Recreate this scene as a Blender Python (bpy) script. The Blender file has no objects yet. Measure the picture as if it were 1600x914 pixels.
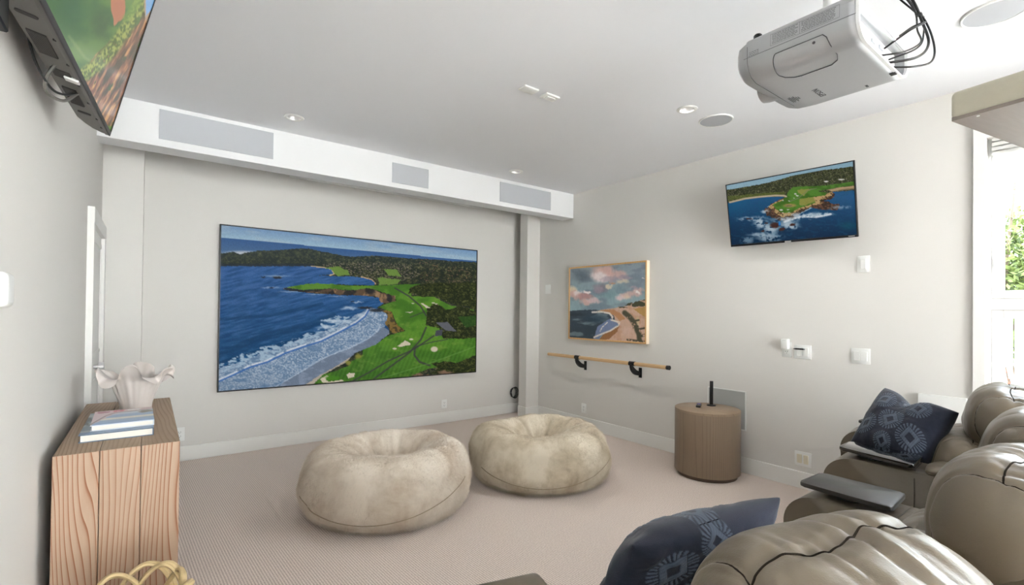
import bpy, bmesh, math, random
import numpy as np
from mathutils import Vector, Matrix, noise as mnoise
PI = math.pi
SC = bpy.context.scene
COL = SC.collection
random.seed(7)

# ------------------------------------------------------------------ camera
CAM_H = 1.3
yaw, pitch, roll, FPX, CYP = 0.64608053, 0.00956302, 0.0110052, 751.55, 480.6
fw = Vector((math.sin(yaw)*math.cos(pitch), math.cos(yaw)*math.cos(pitch), math.sin(pitch)))
rt0 = Vector((math.cos(yaw), -math.sin(yaw), 0))
up0 = rt0.cross(fw)
rt = rt0*math.cos(roll) + up0*math.sin(roll)
up = -rt0*math.sin(roll) + up0*math.cos(roll)
cd = bpy.data.cameras.new('camera')
cam = bpy.data.objects.new('camera', cd)
COL.objects.link(cam)
cam.matrix_world = Matrix(((rt.x, up.x, -fw.x, 0), (rt.y, up.y, -fw.y, 0), (rt.z, up.z, -fw.z, CAM_H), (0, 0, 0, 1)))
cd.sensor_width = 36.0
cd.lens = FPX*36.0/1600.0
cd.shift_y = (CYP-457.0)/1600.0
cd.clip_start = 0.02
SC.camera = cam

# ------------------------------------------------------------------ light and exposure
SC.view_settings.view_transform = 'Standard'
SC.view_settings.look = 'None'
SC.view_settings.gamma = 1.0
SC.view_settings.use_curve_mapping = False
EXPO = 0.13
SC.view_settings.exposure = EXPO
W = bpy.data.worlds.new('sky')
SC.world = W
W.use_nodes = True
nt = W.node_tree
nt.nodes.clear()
wo = nt.nodes.new('ShaderNodeOutputWorld')
bg = nt.nodes.new('ShaderNodeBackground')
tc = nt.nodes.new('ShaderNodeTexCoord')
sx = nt.nodes.new('ShaderNodeSeparateXYZ')
rp = nt.nodes.new('ShaderNodeValToRGB')
rp.color_ramp.elements[0].position = 0.0
rp.color_ramp.elements[0].color = (0.93, 0.97, 1.0, 1)
rp.color_ramp.elements[1].position = 0.8
rp.color_ramp.elements[1].color = (0.74, 0.86, 1.0, 1)
nt.links.new(tc.outputs['Generated'], sx.inputs[0])
nt.links.new(sx.outputs['Z'], rp.inputs[0])
nt.links.new(rp.outputs[0], bg.inputs[0])
bg.inputs[1].default_value = 13.0
nt.links.new(bg.outputs[0], wo.inputs[0])


def area(name, loc, rot, sx_, sy_, power, col=(1, 1, 1), portal=False):
    l = bpy.data.lights.new(name, 'AREA')
    l.shape = 'RECTANGLE'
    l.size, l.size_y = sx_, sy_
    l.energy = power
    l.color = col
    if portal:
        l.cycles.is_portal = True
    o = bpy.data.objects.new(name, l)
    o.location = loc
    o.rotation_euler = rot
    COL.objects.link(o)
    return o


ROOM_FRONT = -4.6
XL, XR, YB, ZC = -0.285, 3.942, 4.976, 2.685
WY0, WY1, WZ0, WZ1 = -1.7, 0.581, 0.35, 2.36      # right-hand window opening
GX0, GX1, GZ0, GZ1 = -0.1, 3.0, 0.02, 2.3           # added glass doors, unseen behind the camera, for frontal fill
# portals: sky light enters through the window and the added doors
area('window_portal', (XR+0.30, (WY0+WY1)/2, (WZ0+WZ1)/2), (0, PI/2, 0), WZ1-WZ0, WY1-WY0, 0, portal=True)
area('door_fill_portal', ((GX0+GX1)/2, ROOM_FRONT-0.25, (GZ0+GZ1)/2), (PI/2, 0, 0), GX1-GX0, GZ1-GZ0, 0, portal=True)
# lamps outside the glass: daylight at the window, added frontal fill at the doors
area('window_daylight', (XR+0.95, -0.85, 1.1), (0, math.radians(98), 0), 1.8, 1.9, 38, (1.0, 0.99, 0.985))
area('door_fill', (1.25, ROOM_FRONT-0.8, 1.15), (math.radians(98), 0, 0), 2.6, 2.0, 335, (1.0, 0.985, 0.97))


# ------------------------------------------------------------------ material helpers
def s2l(c):
    out = []
    for v in c[:3]:
        v = v/255.0
        out.append(v/12.92 if v <= 0.04045 else ((v+0.055)/1.055)**2.4)
    return (out[0], out[1], out[2], 1.0)


MATS = {}


def mat(name, rgb, rough=0.6, metal=0.0, spec=0.5, bump=0.0, bscale=80.0, vary=0.0, vscale=4.0, coat=0.0, sheen=0.0, stretch=None):
    if name in MATS:
        return MATS[name]
    m = bpy.data.materials.new(name)
    m.use_nodes = True
    n = m.node_tree.nodes
    L = m.node_tree.links
    b = n['Principled BSDF']
    c = s2l(rgb)
    b.inputs['Base Color'].default_value = c
    b.inputs['Roughness'].default_value = rough
    b.inputs['Metallic'].default_value = metal
    b.inputs['Specular IOR Level'].default_value = spec
    b.inputs['Coat Weight'].default_value = coat
    b.inputs['Sheen Weight'].default_value = sheen
    t = n.new('ShaderNodeTexCoord')
    mp = n.new('ShaderNodeMapping')
    if stretch:
        mp.inputs['Scale'].default_value = stretch
    L.new(t.outputs['Object'], mp.inputs[0])
    if vary > 0:
        nz = n.new('ShaderNodeTexNoise')
        nz.inputs['Scale'].default_value = vscale
        nz.inputs['Detail'].default_value = 5
        L.new(mp.outputs[0], nz.inputs[0])
        mx = n.new('ShaderNodeMix')
        mx.data_type = 'RGBA'
        mx.inputs['A'].default_value = tuple(v*(1-vary) for v in c[:3])+(1,)
        mx.inputs['B'].default_value = tuple(min(1, v*(1+vary)) for v in c[:3])+(1,)
        L.new(nz.outputs['Fac'], mx.inputs['Factor'])
        L.new(mx.outputs['Result'], b.inputs['Base Color'])
    if bump > 0:
        n2 = n.new('ShaderNodeTexNoise')
        n2.inputs['Scale'].default_value = bscale
        n2.inputs['Detail'].default_value = 4
        L.new(mp.outputs[0], n2.inputs[0])
        bp = n.new('ShaderNodeBump')
        bp.inputs['Strength'].default_value = bump
        bp.inputs['Distance'].default_value = 0.01
        L.new(n2.outputs['Fac'], bp.inputs['Height'])
        L.new(bp.outputs[0], b.inputs['Normal'])
    MATS[name] = m
    return m


def vcol_mat(name, emit=0.0, rough=0.6, spec=0.5, bump=0.0, bscale=200.0, coat=0.0, sheen=0.0):
    m = bpy.data.materials.new(name)
    m.use_nodes = True
    n = m.node_tree.nodes
    L = m.node_tree.links
    b = n['Principled BSDF']
    a = n.new('ShaderNodeAttribute')
    a.attribute_name = 'paint'
    b.inputs['Roughness'].default_value = rough
    b.inputs['Specular IOR Level'].default_value = spec
    b.inputs['Coat Weight'].default_value = coat
    b.inputs['Sheen Weight'].default_value = sheen
    if emit > 0:
        b.inputs['Base Color'].default_value = (0.004, 0.004, 0.005, 1)
        L.new(a.outputs['Color'], b.inputs['Emission Color'])
        b.inputs['Emission Strength'].default_value = emit
    else:
        L.new(a.outputs['Color'], b.inputs['Base Color'])
    if bump > 0:
        t = n.new('ShaderNodeTexCoord')
        n2 = n.new('ShaderNodeTexNoise')
        n2.inputs['Scale'].default_value = bscale
        L.new(t.outputs['Object'], n2.inputs[0])
        bp = n.new('ShaderNodeBump')
        bp.inputs['Strength'].default_value = bump
        bp.inputs['Distance'].default_value = 0.005
        L.new(n2.outputs['Fac'], bp.inputs['Height'])
        L.new(bp.outputs[0], b.inputs['Normal'])
    return m


def math_node(n, L, op, a, b=None):
    x = n.new('ShaderNodeMath')
    x.operation = op
    for i, v in enumerate((a, b)):
        if v is None:
            continue
        if isinstance(v, (int, float)):
            x.inputs[i].default_value = v
        else:
            L.new(v, x.inputs[i])
    return x.outputs[0]


def wood_mat(name, base, dark, axis='z', freq=16.0, warp=5.0, line=0.35, rough=0.55, across='x', nscale=2.2, long=0.16, edge=0.18):
    """Grain lines as level curves of a stretched noise: cathedral figure and straight runs."""
    m = bpy.data.materials.new(name)
    m.use_nodes = True
    n = m.node_tree.nodes
    L = m.node_tree.links
    b = n['Principled BSDF']
    b.inputs['Roughness'].default_value = rough
    t = n.new('ShaderNodeTexCoord')
    oi = n.new('ShaderNodeObjectInfo')
    mp = n.new('ShaderNodeMapping')
    sc = [1, 1, 1]
    sc['xyz'.index(axis)] = long
    mp.inputs['Scale'].default_value = sc
    L.new(t.outputs['Object'], mp.inputs[0])
    ofs = n.new('ShaderNodeVectorMath')
    ofs.operation = 'ADD'
    L.new(mp.outputs[0], ofs.inputs[0])
    rv = n.new('ShaderNodeCombineXYZ')
    r1 = math_node(n, L, 'MULTIPLY', oi.outputs['Random'], 37.0)
    for i in range(3):
        L.new(r1, rv.inputs[i])
    L.new(rv.outputs[0], ofs.inputs[1])
    nz = n.new('ShaderNodeTexNoise')
    nz.inputs['Scale'].default_value = nscale
    nz.inputs['Detail'].default_value = 2.5
    nz.inputs['Roughness'].default_value = 0.4
    L.new(ofs.outputs[0], nz.inputs[0])
    sp = n.new('ShaderNodeSeparateXYZ')
    L.new(mp.outputs[0], sp.inputs[0])
    v = math_node(n, L, 'ADD', math_node(n, L, 'MULTIPLY', sp.outputs['xyz'.index(across)], freq),
                  math_node(n, L, 'MULTIPLY', nz.outputs['Fac'], warp))
    fr = math_node(n, L, 'FRACT', v)
    ramp = n.new('ShaderNodeValToRGB')
    e = ramp.color_ramp.elements
    e[0].position = 0.0
    e[0].color = (0, 0, 0, 1)
    e[1].position = 1.0
    e[1].color = (1, 1, 1, 1)
    x = e.new(0.5)
    x.color = (0.08, 0.08, 0.08, 1)
    x = e.new(1-edge)
    x.color = (0.3, 0.3, 0.3, 1)
    x = e.new(1-edge*0.3)
    x.color = (1, 1, 1, 1)
    L.new(fr, ramp.inputs[0])
    fine = n.new('ShaderNodeTexNoise')
    fine.inputs['Scale'].default_value = 60
    fine.inputs['Detail'].default_value = 4
    L.new(ofs.outputs[0], fine.inputs[0])
    blot = n.new('ShaderNodeTexNoise')
    blot.inputs['Scale'].default_value = 5
    L.new(ofs.outputs[0], blot.inputs[0])
    amt = math_node(n, L, 'MULTIPLY', ramp.outputs[0], math_node(n, L, 'MULTIPLY', blot.outputs['Fac'], line*2.0))
    amt2 = math_node(n, L, 'ADD', amt, math_node(n, L, 'MULTIPLY', math_node(n, L, 'SUBTRACT', fine.outputs['Fac'], 0.5), 0.35))
    cl = n.new('ShaderNodeClamp')
    L.new(amt2, cl.inputs[0])
    mx = n.new('ShaderNodeMix')
    mx.data_type = 'RGBA'
    mx.inputs['A'].default_value = s2l(base)
    mx.inputs['B'].default_value = s2l(dark)
    L.new(cl.outputs[0], mx.inputs['Factor'])
    L.new(mx.outputs['Result'], b.inputs['Base Color'])
    bp = n.new('ShaderNodeBump')
    bp.inputs['Strength'].default_value = 0.25
    bp.inputs['Distance'].default_value = 0.002
    L.new(amt2, bp.inputs['Height'])
    bp.invert = True
    L.new(bp.outputs[0], b.inputs['Normal'])
    return m


# ------------------------------------------------------------------ mesh helpers
def link(name, me, m, parent=None, smooth=30):
    o = bpy.data.objects.new(name, me)
    COL.objects.link(o)
    if m:
        me.materials.append(m)
    if smooth:
        me.polygons.foreach_set('use_smooth', [True]*len(me.polygons))
        me.set_sharp_from_angle(angle=math.radians(smooth))
    if parent:
        o.parent = parent
    return o


def bobj(name, bm, m, parent=None, smooth=30):
    bmesh.ops.recalc_face_normals(bm, faces=bm.faces[:])
    me = bpy.data.meshes.new(name)
    bm.to_mesh(me)
    bm.free()
    return link(name, me, m, parent, smooth)


def NB():
    return bmesh.new()


def box(bm, x0, x1, y0, y1, z0, z1, bev=0.0, seg=2, M=None):
    g = bmesh.ops.create_cube(bm, size=1.0)
    vs = g['verts']
    bmesh.ops.scale(bm, vec=(x1-x0, y1-y0, z1-z0), verts=vs)
    bmesh.ops.translate(bm, vec=((x0+x1)/2, (y0+y1)/2, (z0+z1)/2), verts=vs)
    if bev > 0:
        es = list({e for v in vs for e in v.link_edges})
        r = bmesh.ops.bevel(bm, geom=es, offset=bev, segments=seg, profile=0.5, affect='EDGES')
        vs = list({v for f in r['faces'] for v in f.verts} | {v for v in vs if v.is_valid})
    if M is not None:
        bmesh.ops.transform(bm, matrix=M, verts=vs)
    return vs


def cyl(bm, p0, p1, r0, r1=None, seg=24, caps=True):
    r1 = r0 if r1 is None else r1
    p0, p1 = Vector(p0), Vector(p1)
    d = (p1-p0)
    q = Vector((0, 0, 1)).rotation_difference(d.normalized()).to_matrix()
    a, b = [], []
    for i in range(seg):
        t = 2*PI*i/seg
        v = q @ Vector((math.cos(t), math.sin(t), 0))
        a.append(bm.verts.new(p0+v*r0))
        b.append(bm.verts.new(p1+v*r1))
    for i in range(seg):
        j = (i+1) % seg
        bm.faces.new((a[i], a[j], b[j], b[i]))
    if caps:
        bm.faces.new(a[::-1])
        bm.faces.new(b)
    return a+b


def tube(bm, pts, r, seg=8, taper=None, closed=False):
    pts = [Vector(p) for p in pts]
    n = len(pts)
    rings = []
    prev = None
    for i, p in enumerate(pts):
        if closed:
            d = (pts[(i+1) % n]-pts[i-1]).normalized()
        else:
            d = (pts[min(i+1, n-1)]-pts[max(i-1, 0)]).normalized()
        if prev is None:
            u = d.orthogonal().normalized()
        else:
            u = (prev - d*prev.dot(d))
            u = u.normalized() if u.length > 1e-6 else d.orthogonal().normalized()
        prev = u
        w = d.cross(u)
        rr = r*(taper[i] if taper else 1)
        rings.append([bm.verts.new(p+(u*math.cos(2*PI*k/seg)+w*math.sin(2*PI*k/seg))*rr) for k in range(seg)])
    for i in range(n if closed else n-1):
        A, B_ = rings[i], rings[(i+1) % n]
        for k in range(seg):
            k2 = (k+1) % seg
            bm.faces.new((A[k], A[k2], B_[k2], B_[k]))
    if not closed:
        bm.faces.new(rings[0][::-1])
        bm.faces.new(rings[-1])


def spline(pts, n=8):
    """Catmull-Rom through the points."""
    P = [Vector(p) for p in pts]
    P = [P[0]*2-P[1]]+P+[P[-1]*2-P[-2]]
    out = []
    for i in range(1, len(P)-2):
        for k in range(n):
            t = k/n
            a, b, c, d = P[i-1], P[i], P[i+1], P[i+2]
            out.append(0.5*((2*b)+(c-a)*t+(2*a-5*b+4*c-d)*t*t+(3*b-a-3*c+d)*t*t*t))
    out.append(P[-2])
    return out


def lathe(bm, prof, seg=32, center=(0, 0, 0), sx_=1, sy_=1):
    rings = []
    cx, cy, cz = center
    for r, z in prof:
        if r < 1e-6:
            rings.append([bm.verts.new((cx, cy, cz+z))])
        else:
            rings.append([bm.verts.new((cx+r*sx_*math.cos(2*PI*k/seg), cy+r*sy_*math.sin(2*PI*k/seg), cz+z)) for k in range(seg)])
    for A, B_ in zip(rings, rings[1:]):
        for k in range(seg):
            k2 = (k+1) % seg
            if len(A) == 1 and len(B_) == 1:
                continue
            if len(A) == 1:
                bm.faces.new((A[0], B_[k], B_[k2]))
            elif len(B_) == 1:
                bm.faces.new((A[k], A[k2], B_[0]))
            else:
                bm.faces.new((A[k], A[k2], B_[k2], B_[k]))


def prism(bm, poly, h0, h1, plane='xy', bev=0.0, seg=2):
    """poly of 2d points extruded along the remaining axis."""
    def P(a, b, h):
        return {'xy': (a, b, h), 'yz': (h, a, b), 'xz': (a, h, b)}[plane]
    A = [bm.verts.new(P(a, b, h0)) for a, b in poly]
    B_ = [bm.verts.new(P(a, b, h1)) for a, b in poly]
    n = len(poly)
    f0 = bm.faces.new(A[::-1])
    f1 = bm.faces.new(B_)
    for i in range(n):
        j = (i+1) % n
        bm.faces.new((A[i], A[j], B_[j], B_[i]))
    if bev > 0:
        es = list(f0.edges)+list(f1.edges)
        bmesh.ops.bevel(bm, geom=es, offset=bev, segments=seg, profile=0.5, affect='EDGES')


def arc(cx, cy, r, a0, a1, n=8):
    return [(cx+r*math.cos(math.radians(a0+(a1-a0)*i/n)), cy+r*math.sin(math.radians(a0+(a1-a0)*i/n))) for i in range(n+1)]


def tag(o, label, cat, group=None, kind=None):
    if label:
        o['label'] = label
    if cat:
        o['category'] = cat
    if group:
        o['group'] = group
    if kind:
        o['kind'] = kind
    return o


def thing(name, label, cat, loc=(0, 0, 0), rotz=0.0, group=None):
    o = bpy.data.objects.new(name, None)
    o.empty_display_size = 0.05
    COL.objects.link(o)
    o.location = loc
    o.rotation_euler = (0, 0, rotz)
    return tag(o, label, cat, group)


def struct(name, bm, m, parent=None, smooth=30):
    o = bobj(name, bm, m, parent, smooth)
    if parent is None:
        o['kind'] = 'structure'
    return o


# ------------------------------------------------------------------ numpy noise
def _h(ix, iy, s):
    n = (ix.astype(np.int64)*374761393+iy.astype(np.int64)*668265263+s*1442695041) & 0xffffffff
    n = ((n ^ (n >> 13))*1274126177) & 0xffffffff
    n = n ^ (n >> 16)
    return (n & 0xffffff)/float(0xffffff)


def vn(x, y, s=0):
    ix, iy = np.floor(x), np.floor(y)
    fx, fy = x-ix, y-iy
    fx = fx*fx*(3-2*fx)
    fy = fy*fy*(3-2*fy)
    a = _h(ix, iy, s)
    b = _h(ix+1, iy, s)
    c = _h(ix, iy+1, s)
    d = _h(ix+1, iy+1, s)
    return (a*(1-fx)+b*fx)*(1-fy)+(c*(1-fx)+d*fx)*fy


def fbm(x, y, s=0, o=4):
    t = 0
    a = 0.5
    for i in range(o):
        t = t+a*vn(x, y, s+i*17)
        x, y, a = x*2.03+11.3, y*2.03+7.7, a*0.5
    return t/(1-0.5**o)


def sst(a, b, x):
    t = np.clip((x-a)/(b-a), 0, 1)
    return t*t*(3-2*t)


class Paint:
    """Colour field painted in layers over 2d coordinates."""

    def __init__(s, X, Y):
        s.X, s.Y = X, Y
        s.C = np.zeros(X.shape+(3,))

    def put(s, a, c):
        a = np.clip(a, 0, 1)[..., None]
        c = np.asarray(c, float)
        s.C = s.C*(1-a)+c*a

    def inside(s, poly, warp=0, ws=0.05, seed=3):
        X, Y = s.X, s.Y
        if warp:
            X = X+(fbm(s.X*ws, s.Y*ws, seed)-.5)*2*warp
            Y = Y+(fbm(s.X*ws, s.Y*ws, seed+50)-.5)*2*warp
        r = np.zeros(X.shape, bool)
        n = len(poly)
        for i in range(n):
            x0, y0 = poly[i]
            x1, y1 = poly[(i+1) % n]
            if y0 == y1:
                continue
            c = ((y0 > Y) != (y1 > Y)) & (X < (x1-x0)*(Y-y0)/(y1-y0)+x0)
            r ^= c
        return r.astype(float)

    def line(s, pts, w):
        d = np.full(s.X.shape, 1e9)
        for (x0, y0), (x1, y1) in zip(pts, pts[1:]):
            dx, dy = x1-x0, y1-y0
            t = np.clip(((s.X-x0)*dx+(s.Y-y0)*dy)/(dx*dx+dy*dy+1e-9), 0, 1)
            d = np.minimum(d, np.hypot(s.X-x0-t*dx, s.Y-y0-t*dy))
        return 1-sst(w*0.6, w*1.4, d)

    def blob(s, x, y, rx, ry, soft=0.5, warp=0, ws=.05, seed=9):
        X, Y = s.X, s.Y
        if warp:
            X = X+(fbm(s.X*ws, s.Y*ws, seed)-.5)*2*warp
            Y = Y+(fbm(s.X*ws, s.Y*ws, seed+50)-.5)*2*warp
        return 1-sst(1-soft, 1+soft*.3, np.hypot((X-x)/rx, (Y-y)/ry))


def homography(src, dst):
    A = []
    for (x, y), (u, v) in zip(src, dst):
        A.append([x, y, 1, 0, 0, 0, -u*x, -u*y, -u])
        A.append([0, 0, 0, x, y, 1, -v*x, -v*y, -v])
    _, _, V = np.linalg.svd(np.array(A, float))
    return V[-1].reshape(3, 3)


def srgb2lin(C):
    C = np.clip(C/255.0, 0, 1)
    return np.where(C <= 0.04045, C/12.92, ((C+0.055)/1.055)**2.4)


def picture(name, w, h, nx, ny, quad, fn, m, parent):
    """Flat print: a w x h sheet in the local XZ plane facing -Y, colours from fn at the flattened picture coordinates."""
    s, t = np.meshgrid(np.linspace(0, 1, nx), np.linspace(0, 1, ny))
    H = homography([(0, 0), (1, 0), (1, 1), (0, 1)], quad)
    q = np.stack([s, t, np.ones_like(s)], -1) @ H.T
    C = srgb2lin(fn(q[..., 0]/q[..., 2], q[..., 1]/q[..., 2]))
    co = np.stack([(s-.5)*w, np.zeros_like(s), (.5-t)*h], -1).reshape(-1, 3)
    i = np.arange(nx*ny).reshape(ny, nx)
    F = np.stack([i[:-1, :-1], i[1:, :-1], i[1:, 1:], i[:-1, 1:]], -1).reshape(-1, 4)
    me = bpy.data.meshes.new(name)
    me.from_pydata(co.tolist(), [], F.tolist())
    at = me.color_attributes.new('paint', 'FLOAT_COLOR', 'POINT')
    at.data.foreach_set('color', np.concatenate([C.reshape(-1, 3), np.ones((nx*ny, 1))], 1).astype(np.float32).ravel())
    return link(name, me, m, parent, smooth=0)


def grid_mesh(name, P, m, parent=None, wrap_u=False, wrap_v=False, colors=None, smooth=60):
    """P: (nv, nu, 3) array of points."""
    nv_, nu_ = P.shape[:2]
    i = np.arange(nv_*nu_).reshape(nv_, nu_)
    if wrap_u:
        i = np.concatenate([i, i[:, :1]], 1)
    if wrap_v:
        i = np.concatenate([i, i[:1, :]], 0)
    F = np.stack([i[:-1, :-1], i[:-1, 1:], i[1:, 1:], i[1:, :-1]], -1).reshape(-1, 4)
    me = bpy.data.meshes.new(name)
    me.from_pydata(P.reshape(-1, 3).tolist(), [], F.tolist())
    if colors is not None:
        at = me.color_attributes.new('paint', 'FLOAT_COLOR', 'POINT')
        at.data.foreach_set('color', np.concatenate([colors.reshape(-1, 3), np.ones((nv_*nu_, 1))], 1).astype(np.float32).ravel())
    bm = bmesh.new()
    bm.from_mesh(me)
    bmesh.ops.remove_doubles(bm, verts=bm.verts[:], dist=1e-5)
    bmesh.ops.recalc_face_normals(bm, faces=bm.faces[:])
    bm.to_mesh(me)
    bm.free()
    return link(name, me, m, parent, smooth)


# ------------------------------------------------------------------ materials
M_wall = mat('wall_paint', (222, 219, 214), 0.75, bump=0.04, bscale=140, spec=0.25)
M_ceil = mat('ceiling_paint', (240, 241, 244), 0.85, spec=0.2)
M_trim = mat('trim_paint', (236, 235, 231), 0.5, spec=0.4)
M_soff = mat('soffit_paint', (240, 240, 240), 0.6, spec=0.3)
M_grille = mat('grille_cloth', (186, 188, 192), 0.8, bump=0.1, bscale=900)
M_grille_w = mat('grille_metal', (176, 177, 174), 0.7, bump=0.1, bscale=900)
M_black = mat('black_plastic', (22, 22, 23), 0.35)
M_gloss = mat('gloss_black', (14, 14, 15), 0.08, coat=0.5)
M_blackm = mat('black_metal', (26, 26, 27), 0.45, metal=0.3)
M_tvback = mat('tv_back_plastic', (92, 89, 84), 0.45, bump=0.03, bscale=600)
M_vent = mat('vent_dark', (40, 38, 36), 0.7)
M_white = mat('white_plastic', (238, 238, 235), 0.35)
M_ivory = mat('ivory_plastic', (222, 214, 192), 0.4)
M_leather = None
M_oak = wood_mat('barre_oak', (214, 178, 132), (188, 146, 98), axis='y', across='z', freq=40, warp=3, line=0.4)
M_frame = wood_mat('frame_wood', (214, 170, 112), (180, 130, 76), axis='z', across='x', freq=30, warp=3, line=0.4)
M_frame_side = mat('frame_side', (243, 224, 198), 0.5, vary=0.05, vscale=12)
M_pine = wood_mat('washed_pine', (160, 134, 112), (124, 76, 42), axis='z', across='x', freq=60, warp=13, line=0.9, nscale=4.5, long=0.13, edge=0.24)
M_pine_top = wood_mat('washed_pine_top', (160, 136, 112), (118, 88, 62), axis='y', across='x', freq=75, warp=13, line=0.6, nscale=4.5, long=0.13, edge=0.34)
M_drum = wood_mat('drum_oak', (138, 120, 100), (104, 88, 72), axis='z', across='x', freq=70, warp=9, line=0.5, rough=0.5)
M_ceramic = mat('vase_ceramic', (208, 199, 193), 0.45, vary=0.06, vscale=20, bump=0.05, bscale=60)
M_paper = mat('book_pages', (228, 222, 212), 0.8, bump=0.2, bscale=300, stretch=(0.1, 0.1, 4))
M_glass = bpy.data.materials.new('window_glass')
M_glass.use_nodes = True
_b = M_glass.node_tree.nodes['Principled BSDF']
_b.inputs['Transmission Weight'].default_value = 1.0
_b.inputs['Roughness'].default_value = 0.0
_b.inputs['IOR'].default_value = 1.02
_b.inputs['Base Color'].default_value = (0.97, 0.99, 0.98, 1)
M_proj = mat('projector_shell', (172, 173, 175), 0.34, metal=0.35)
M_projw = mat('projector_white', (236, 236, 236), 0.4)
M_print = mat('print_grey', (74, 74, 76), 0.6)
M_chrome = mat('reflector', (225, 225, 225), 0.3, metal=0.6)
M_slab = mat('painted_slab', (186, 181, 164), 0.5, vary=0.05, vscale=8, stretch=(1, 8, 8))
M_slabu = mat('slab_underside', (122, 112, 106), 0.45, vary=0.14, vscale=10, stretch=(1, 10, 1))
M_leaf = mat('leaf_green', (118, 132, 72), 0.5, vary=0.35, vscale=3)
M_leafd = mat('leaf_deep', (84, 98, 60), 0.5, vary=0.35, vscale=3)
M_red = mat('leaf_red', (176, 74, 44), 0.5, vary=0.25, vscale=20)
M_fence = mat('fence_paint', (238, 236, 230), 0.6)
M_ground = mat('garden_soil', (150, 146, 138), 0.9, vary=0.2, vscale=6)
M_bark = mat('bark', (120, 104, 88), 0.8, vary=0.2, vscale=10)
M_wicker = mat('wicker', (196, 172, 128), 0.6, vary=0.3, vscale=14, bump=0.25, bscale=60, stretch=(1, 1, 4))


def leather():
    m = bpy.data.materials.new('taupe_leather')
    m.use_nodes = True
    n = m.node_tree.nodes
    L = m.node_tree.links
    b = n['Principled BSDF']
    b.inputs['Base Color'].default_value = s2l((100, 90, 75))
    b.inputs['Roughness'].default_value = 0.36
    b.inputs['Specular IOR Level'].default_value = 0.55
    t = n.new('ShaderNodeTexCoord')
    v = n.new('ShaderNodeTexVoronoi')
    v.inputs['Scale'].default_value = 420
    L.new(t.outputs['Object'], v.inputs[0])
    z = n.new('ShaderNodeTexNoise')
    z.inputs['Scale'].default_value = 16
    z.inputs['Detail'].default_value = 6
    L.new(t.outputs['Object'], z.inputs[0])
    r = math_node(n, L, 'ADD', math_node(n, L, 'MULTIPLY', z.outputs['Fac'], 0.14), 0.27)
    L.new(r, b.inputs['Roughness'])
    b1 = n.new('ShaderNodeBump')
    b1.inputs['Strength'].default_value = 0.10
    b1.inputs['Distance'].default_value = 0.002
    L.new(v.outputs['Distance'], b1.inputs['Height'])
    b2 = n.new('ShaderNodeBump')
    b2.inputs['Strength'].default_value = 0.22
    b2.inputs['Distance'].default_value = 0.012
    L.new(z.outputs['Fac'], b2.inputs['Height'])
    L.new(b1.outputs[0], b2.inputs['Normal'])
    L.new(b2.outputs[0], b.inputs['Normal'])
    return m


M_leather = leather()


def carpet():
    m = bpy.data.materials.new('loop_carpet')
    m.use_nodes = True
    n = m.node_tree.nodes
    L = m.node_tree.links
    b = n['Principled BSDF']
    b.inputs['Roughness'].default_value = 0.95
    b.inputs['Specular IOR Level'].default_value = 0.1
    b.inputs['Sheen Weight'].default_value = 0.25
    t = n.new('ShaderNodeTexCoord')
    sp = n.new('ShaderNodeSeparateXYZ')
    L.new(t.outputs['Object'], sp.inputs[0])
    # rows of loops run down the room; the loops bead along each row
    row = math_node(n, L, 'SINE', math_node(n, L, 'MULTIPLY', math_node(n, L, 'ADD', sp.outputs[0], math_node(n, L, 'MULTIPLY', sp.outputs[1], 0.06)), 2*PI/0.0125))
    wz = n.new('ShaderNodeTexNoise')
    wz.inputs['Scale'].default_value = 9
    wz.inputs['Detail'].default_value = 3
    L.new(t.outputs['Object'], wz.inputs[0])
    bead = math_node(n, L, 'SINE', math_node(n, L, 'ADD', math_node(n, L, 'MULTIPLY', sp.outputs[1], 2*PI/0.010), math_node(n, L, 'MULTIPLY', wz.outputs['Fac'], 25)))
    h = math_node(n, L, 'ADD', row, math_node(n, L, 'MULTIPLY', bead, 0.5))
    fz = n.new('ShaderNodeTexNoise')
    fz.inputs['Scale'].default_value = 130
    fz.inputs['Detail'].default_value = 3
    L.new(t.outputs['Object'], fz.inputs[0])
    h2 = math_node(n, L, 'ADD', math_node(n, L, 'MULTIPLY', h, 0.25), fz.outputs['Fac'])
    ramp = n.new('ShaderNodeValToRGB')
    e = ramp.color_ramp.elements
    e[0].position = 0.12
    e[0].color = s2l((178, 160, 148))
    e[1].position = 0.85
    e[1].color = s2l((236, 221, 210))
    L.new(h2, ramp.inputs[0])
    L.new(ramp.outputs[0], b.inputs['Base Color'])
    bp = n.new('ShaderNodeBump')
    bp.inputs['Strength'].default_value = 0.35
    bp.inputs['Distance'].default_value = 0.003
    L.new(h2, bp.inputs['Height'])
    L.new(bp.outputs[0], b.inputs['Normal'])
    return m


M_carpet = carpet()

# ------------------------------------------------------------------ room shell
T = 0.15
bm = NB()
box(bm, XL-T, XR+0.35, ROOM_FRONT-T, YB+T, -0.12, 0.0)
struct('floor', bm, M_carpet)

bm = NB()
box(bm, XL-T, XR+T, ROOM_FRONT-T, YB+T, ZC, ZC+0.22)
ceil = struct('ceiling', bm, M_ceil, smooth=0)
DL = [(0.812, 3.71), (2.861, 3.756), (2.886, 1.884)]
cutb = NB()
for x, y in DL:
    cyl(cutb, (x, y, ZC-0.05), (x, y, ZC+0.10), 0.05, seg=32)
cut = bobj('cutter', cutb, None, smooth=0)
md = ceil.modifiers.new('holes', 'BOOLEAN')
md.object = cut
md.solver = 'EXACT'
dg = bpy.context.evaluated_depsgraph_get()
newme = bpy.data.meshes.new_from_object(ceil.evaluated_get(dg))
ceil.modifiers.clear()
ceil.data = newme
bpy.data.objects.remove(cut)

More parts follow.
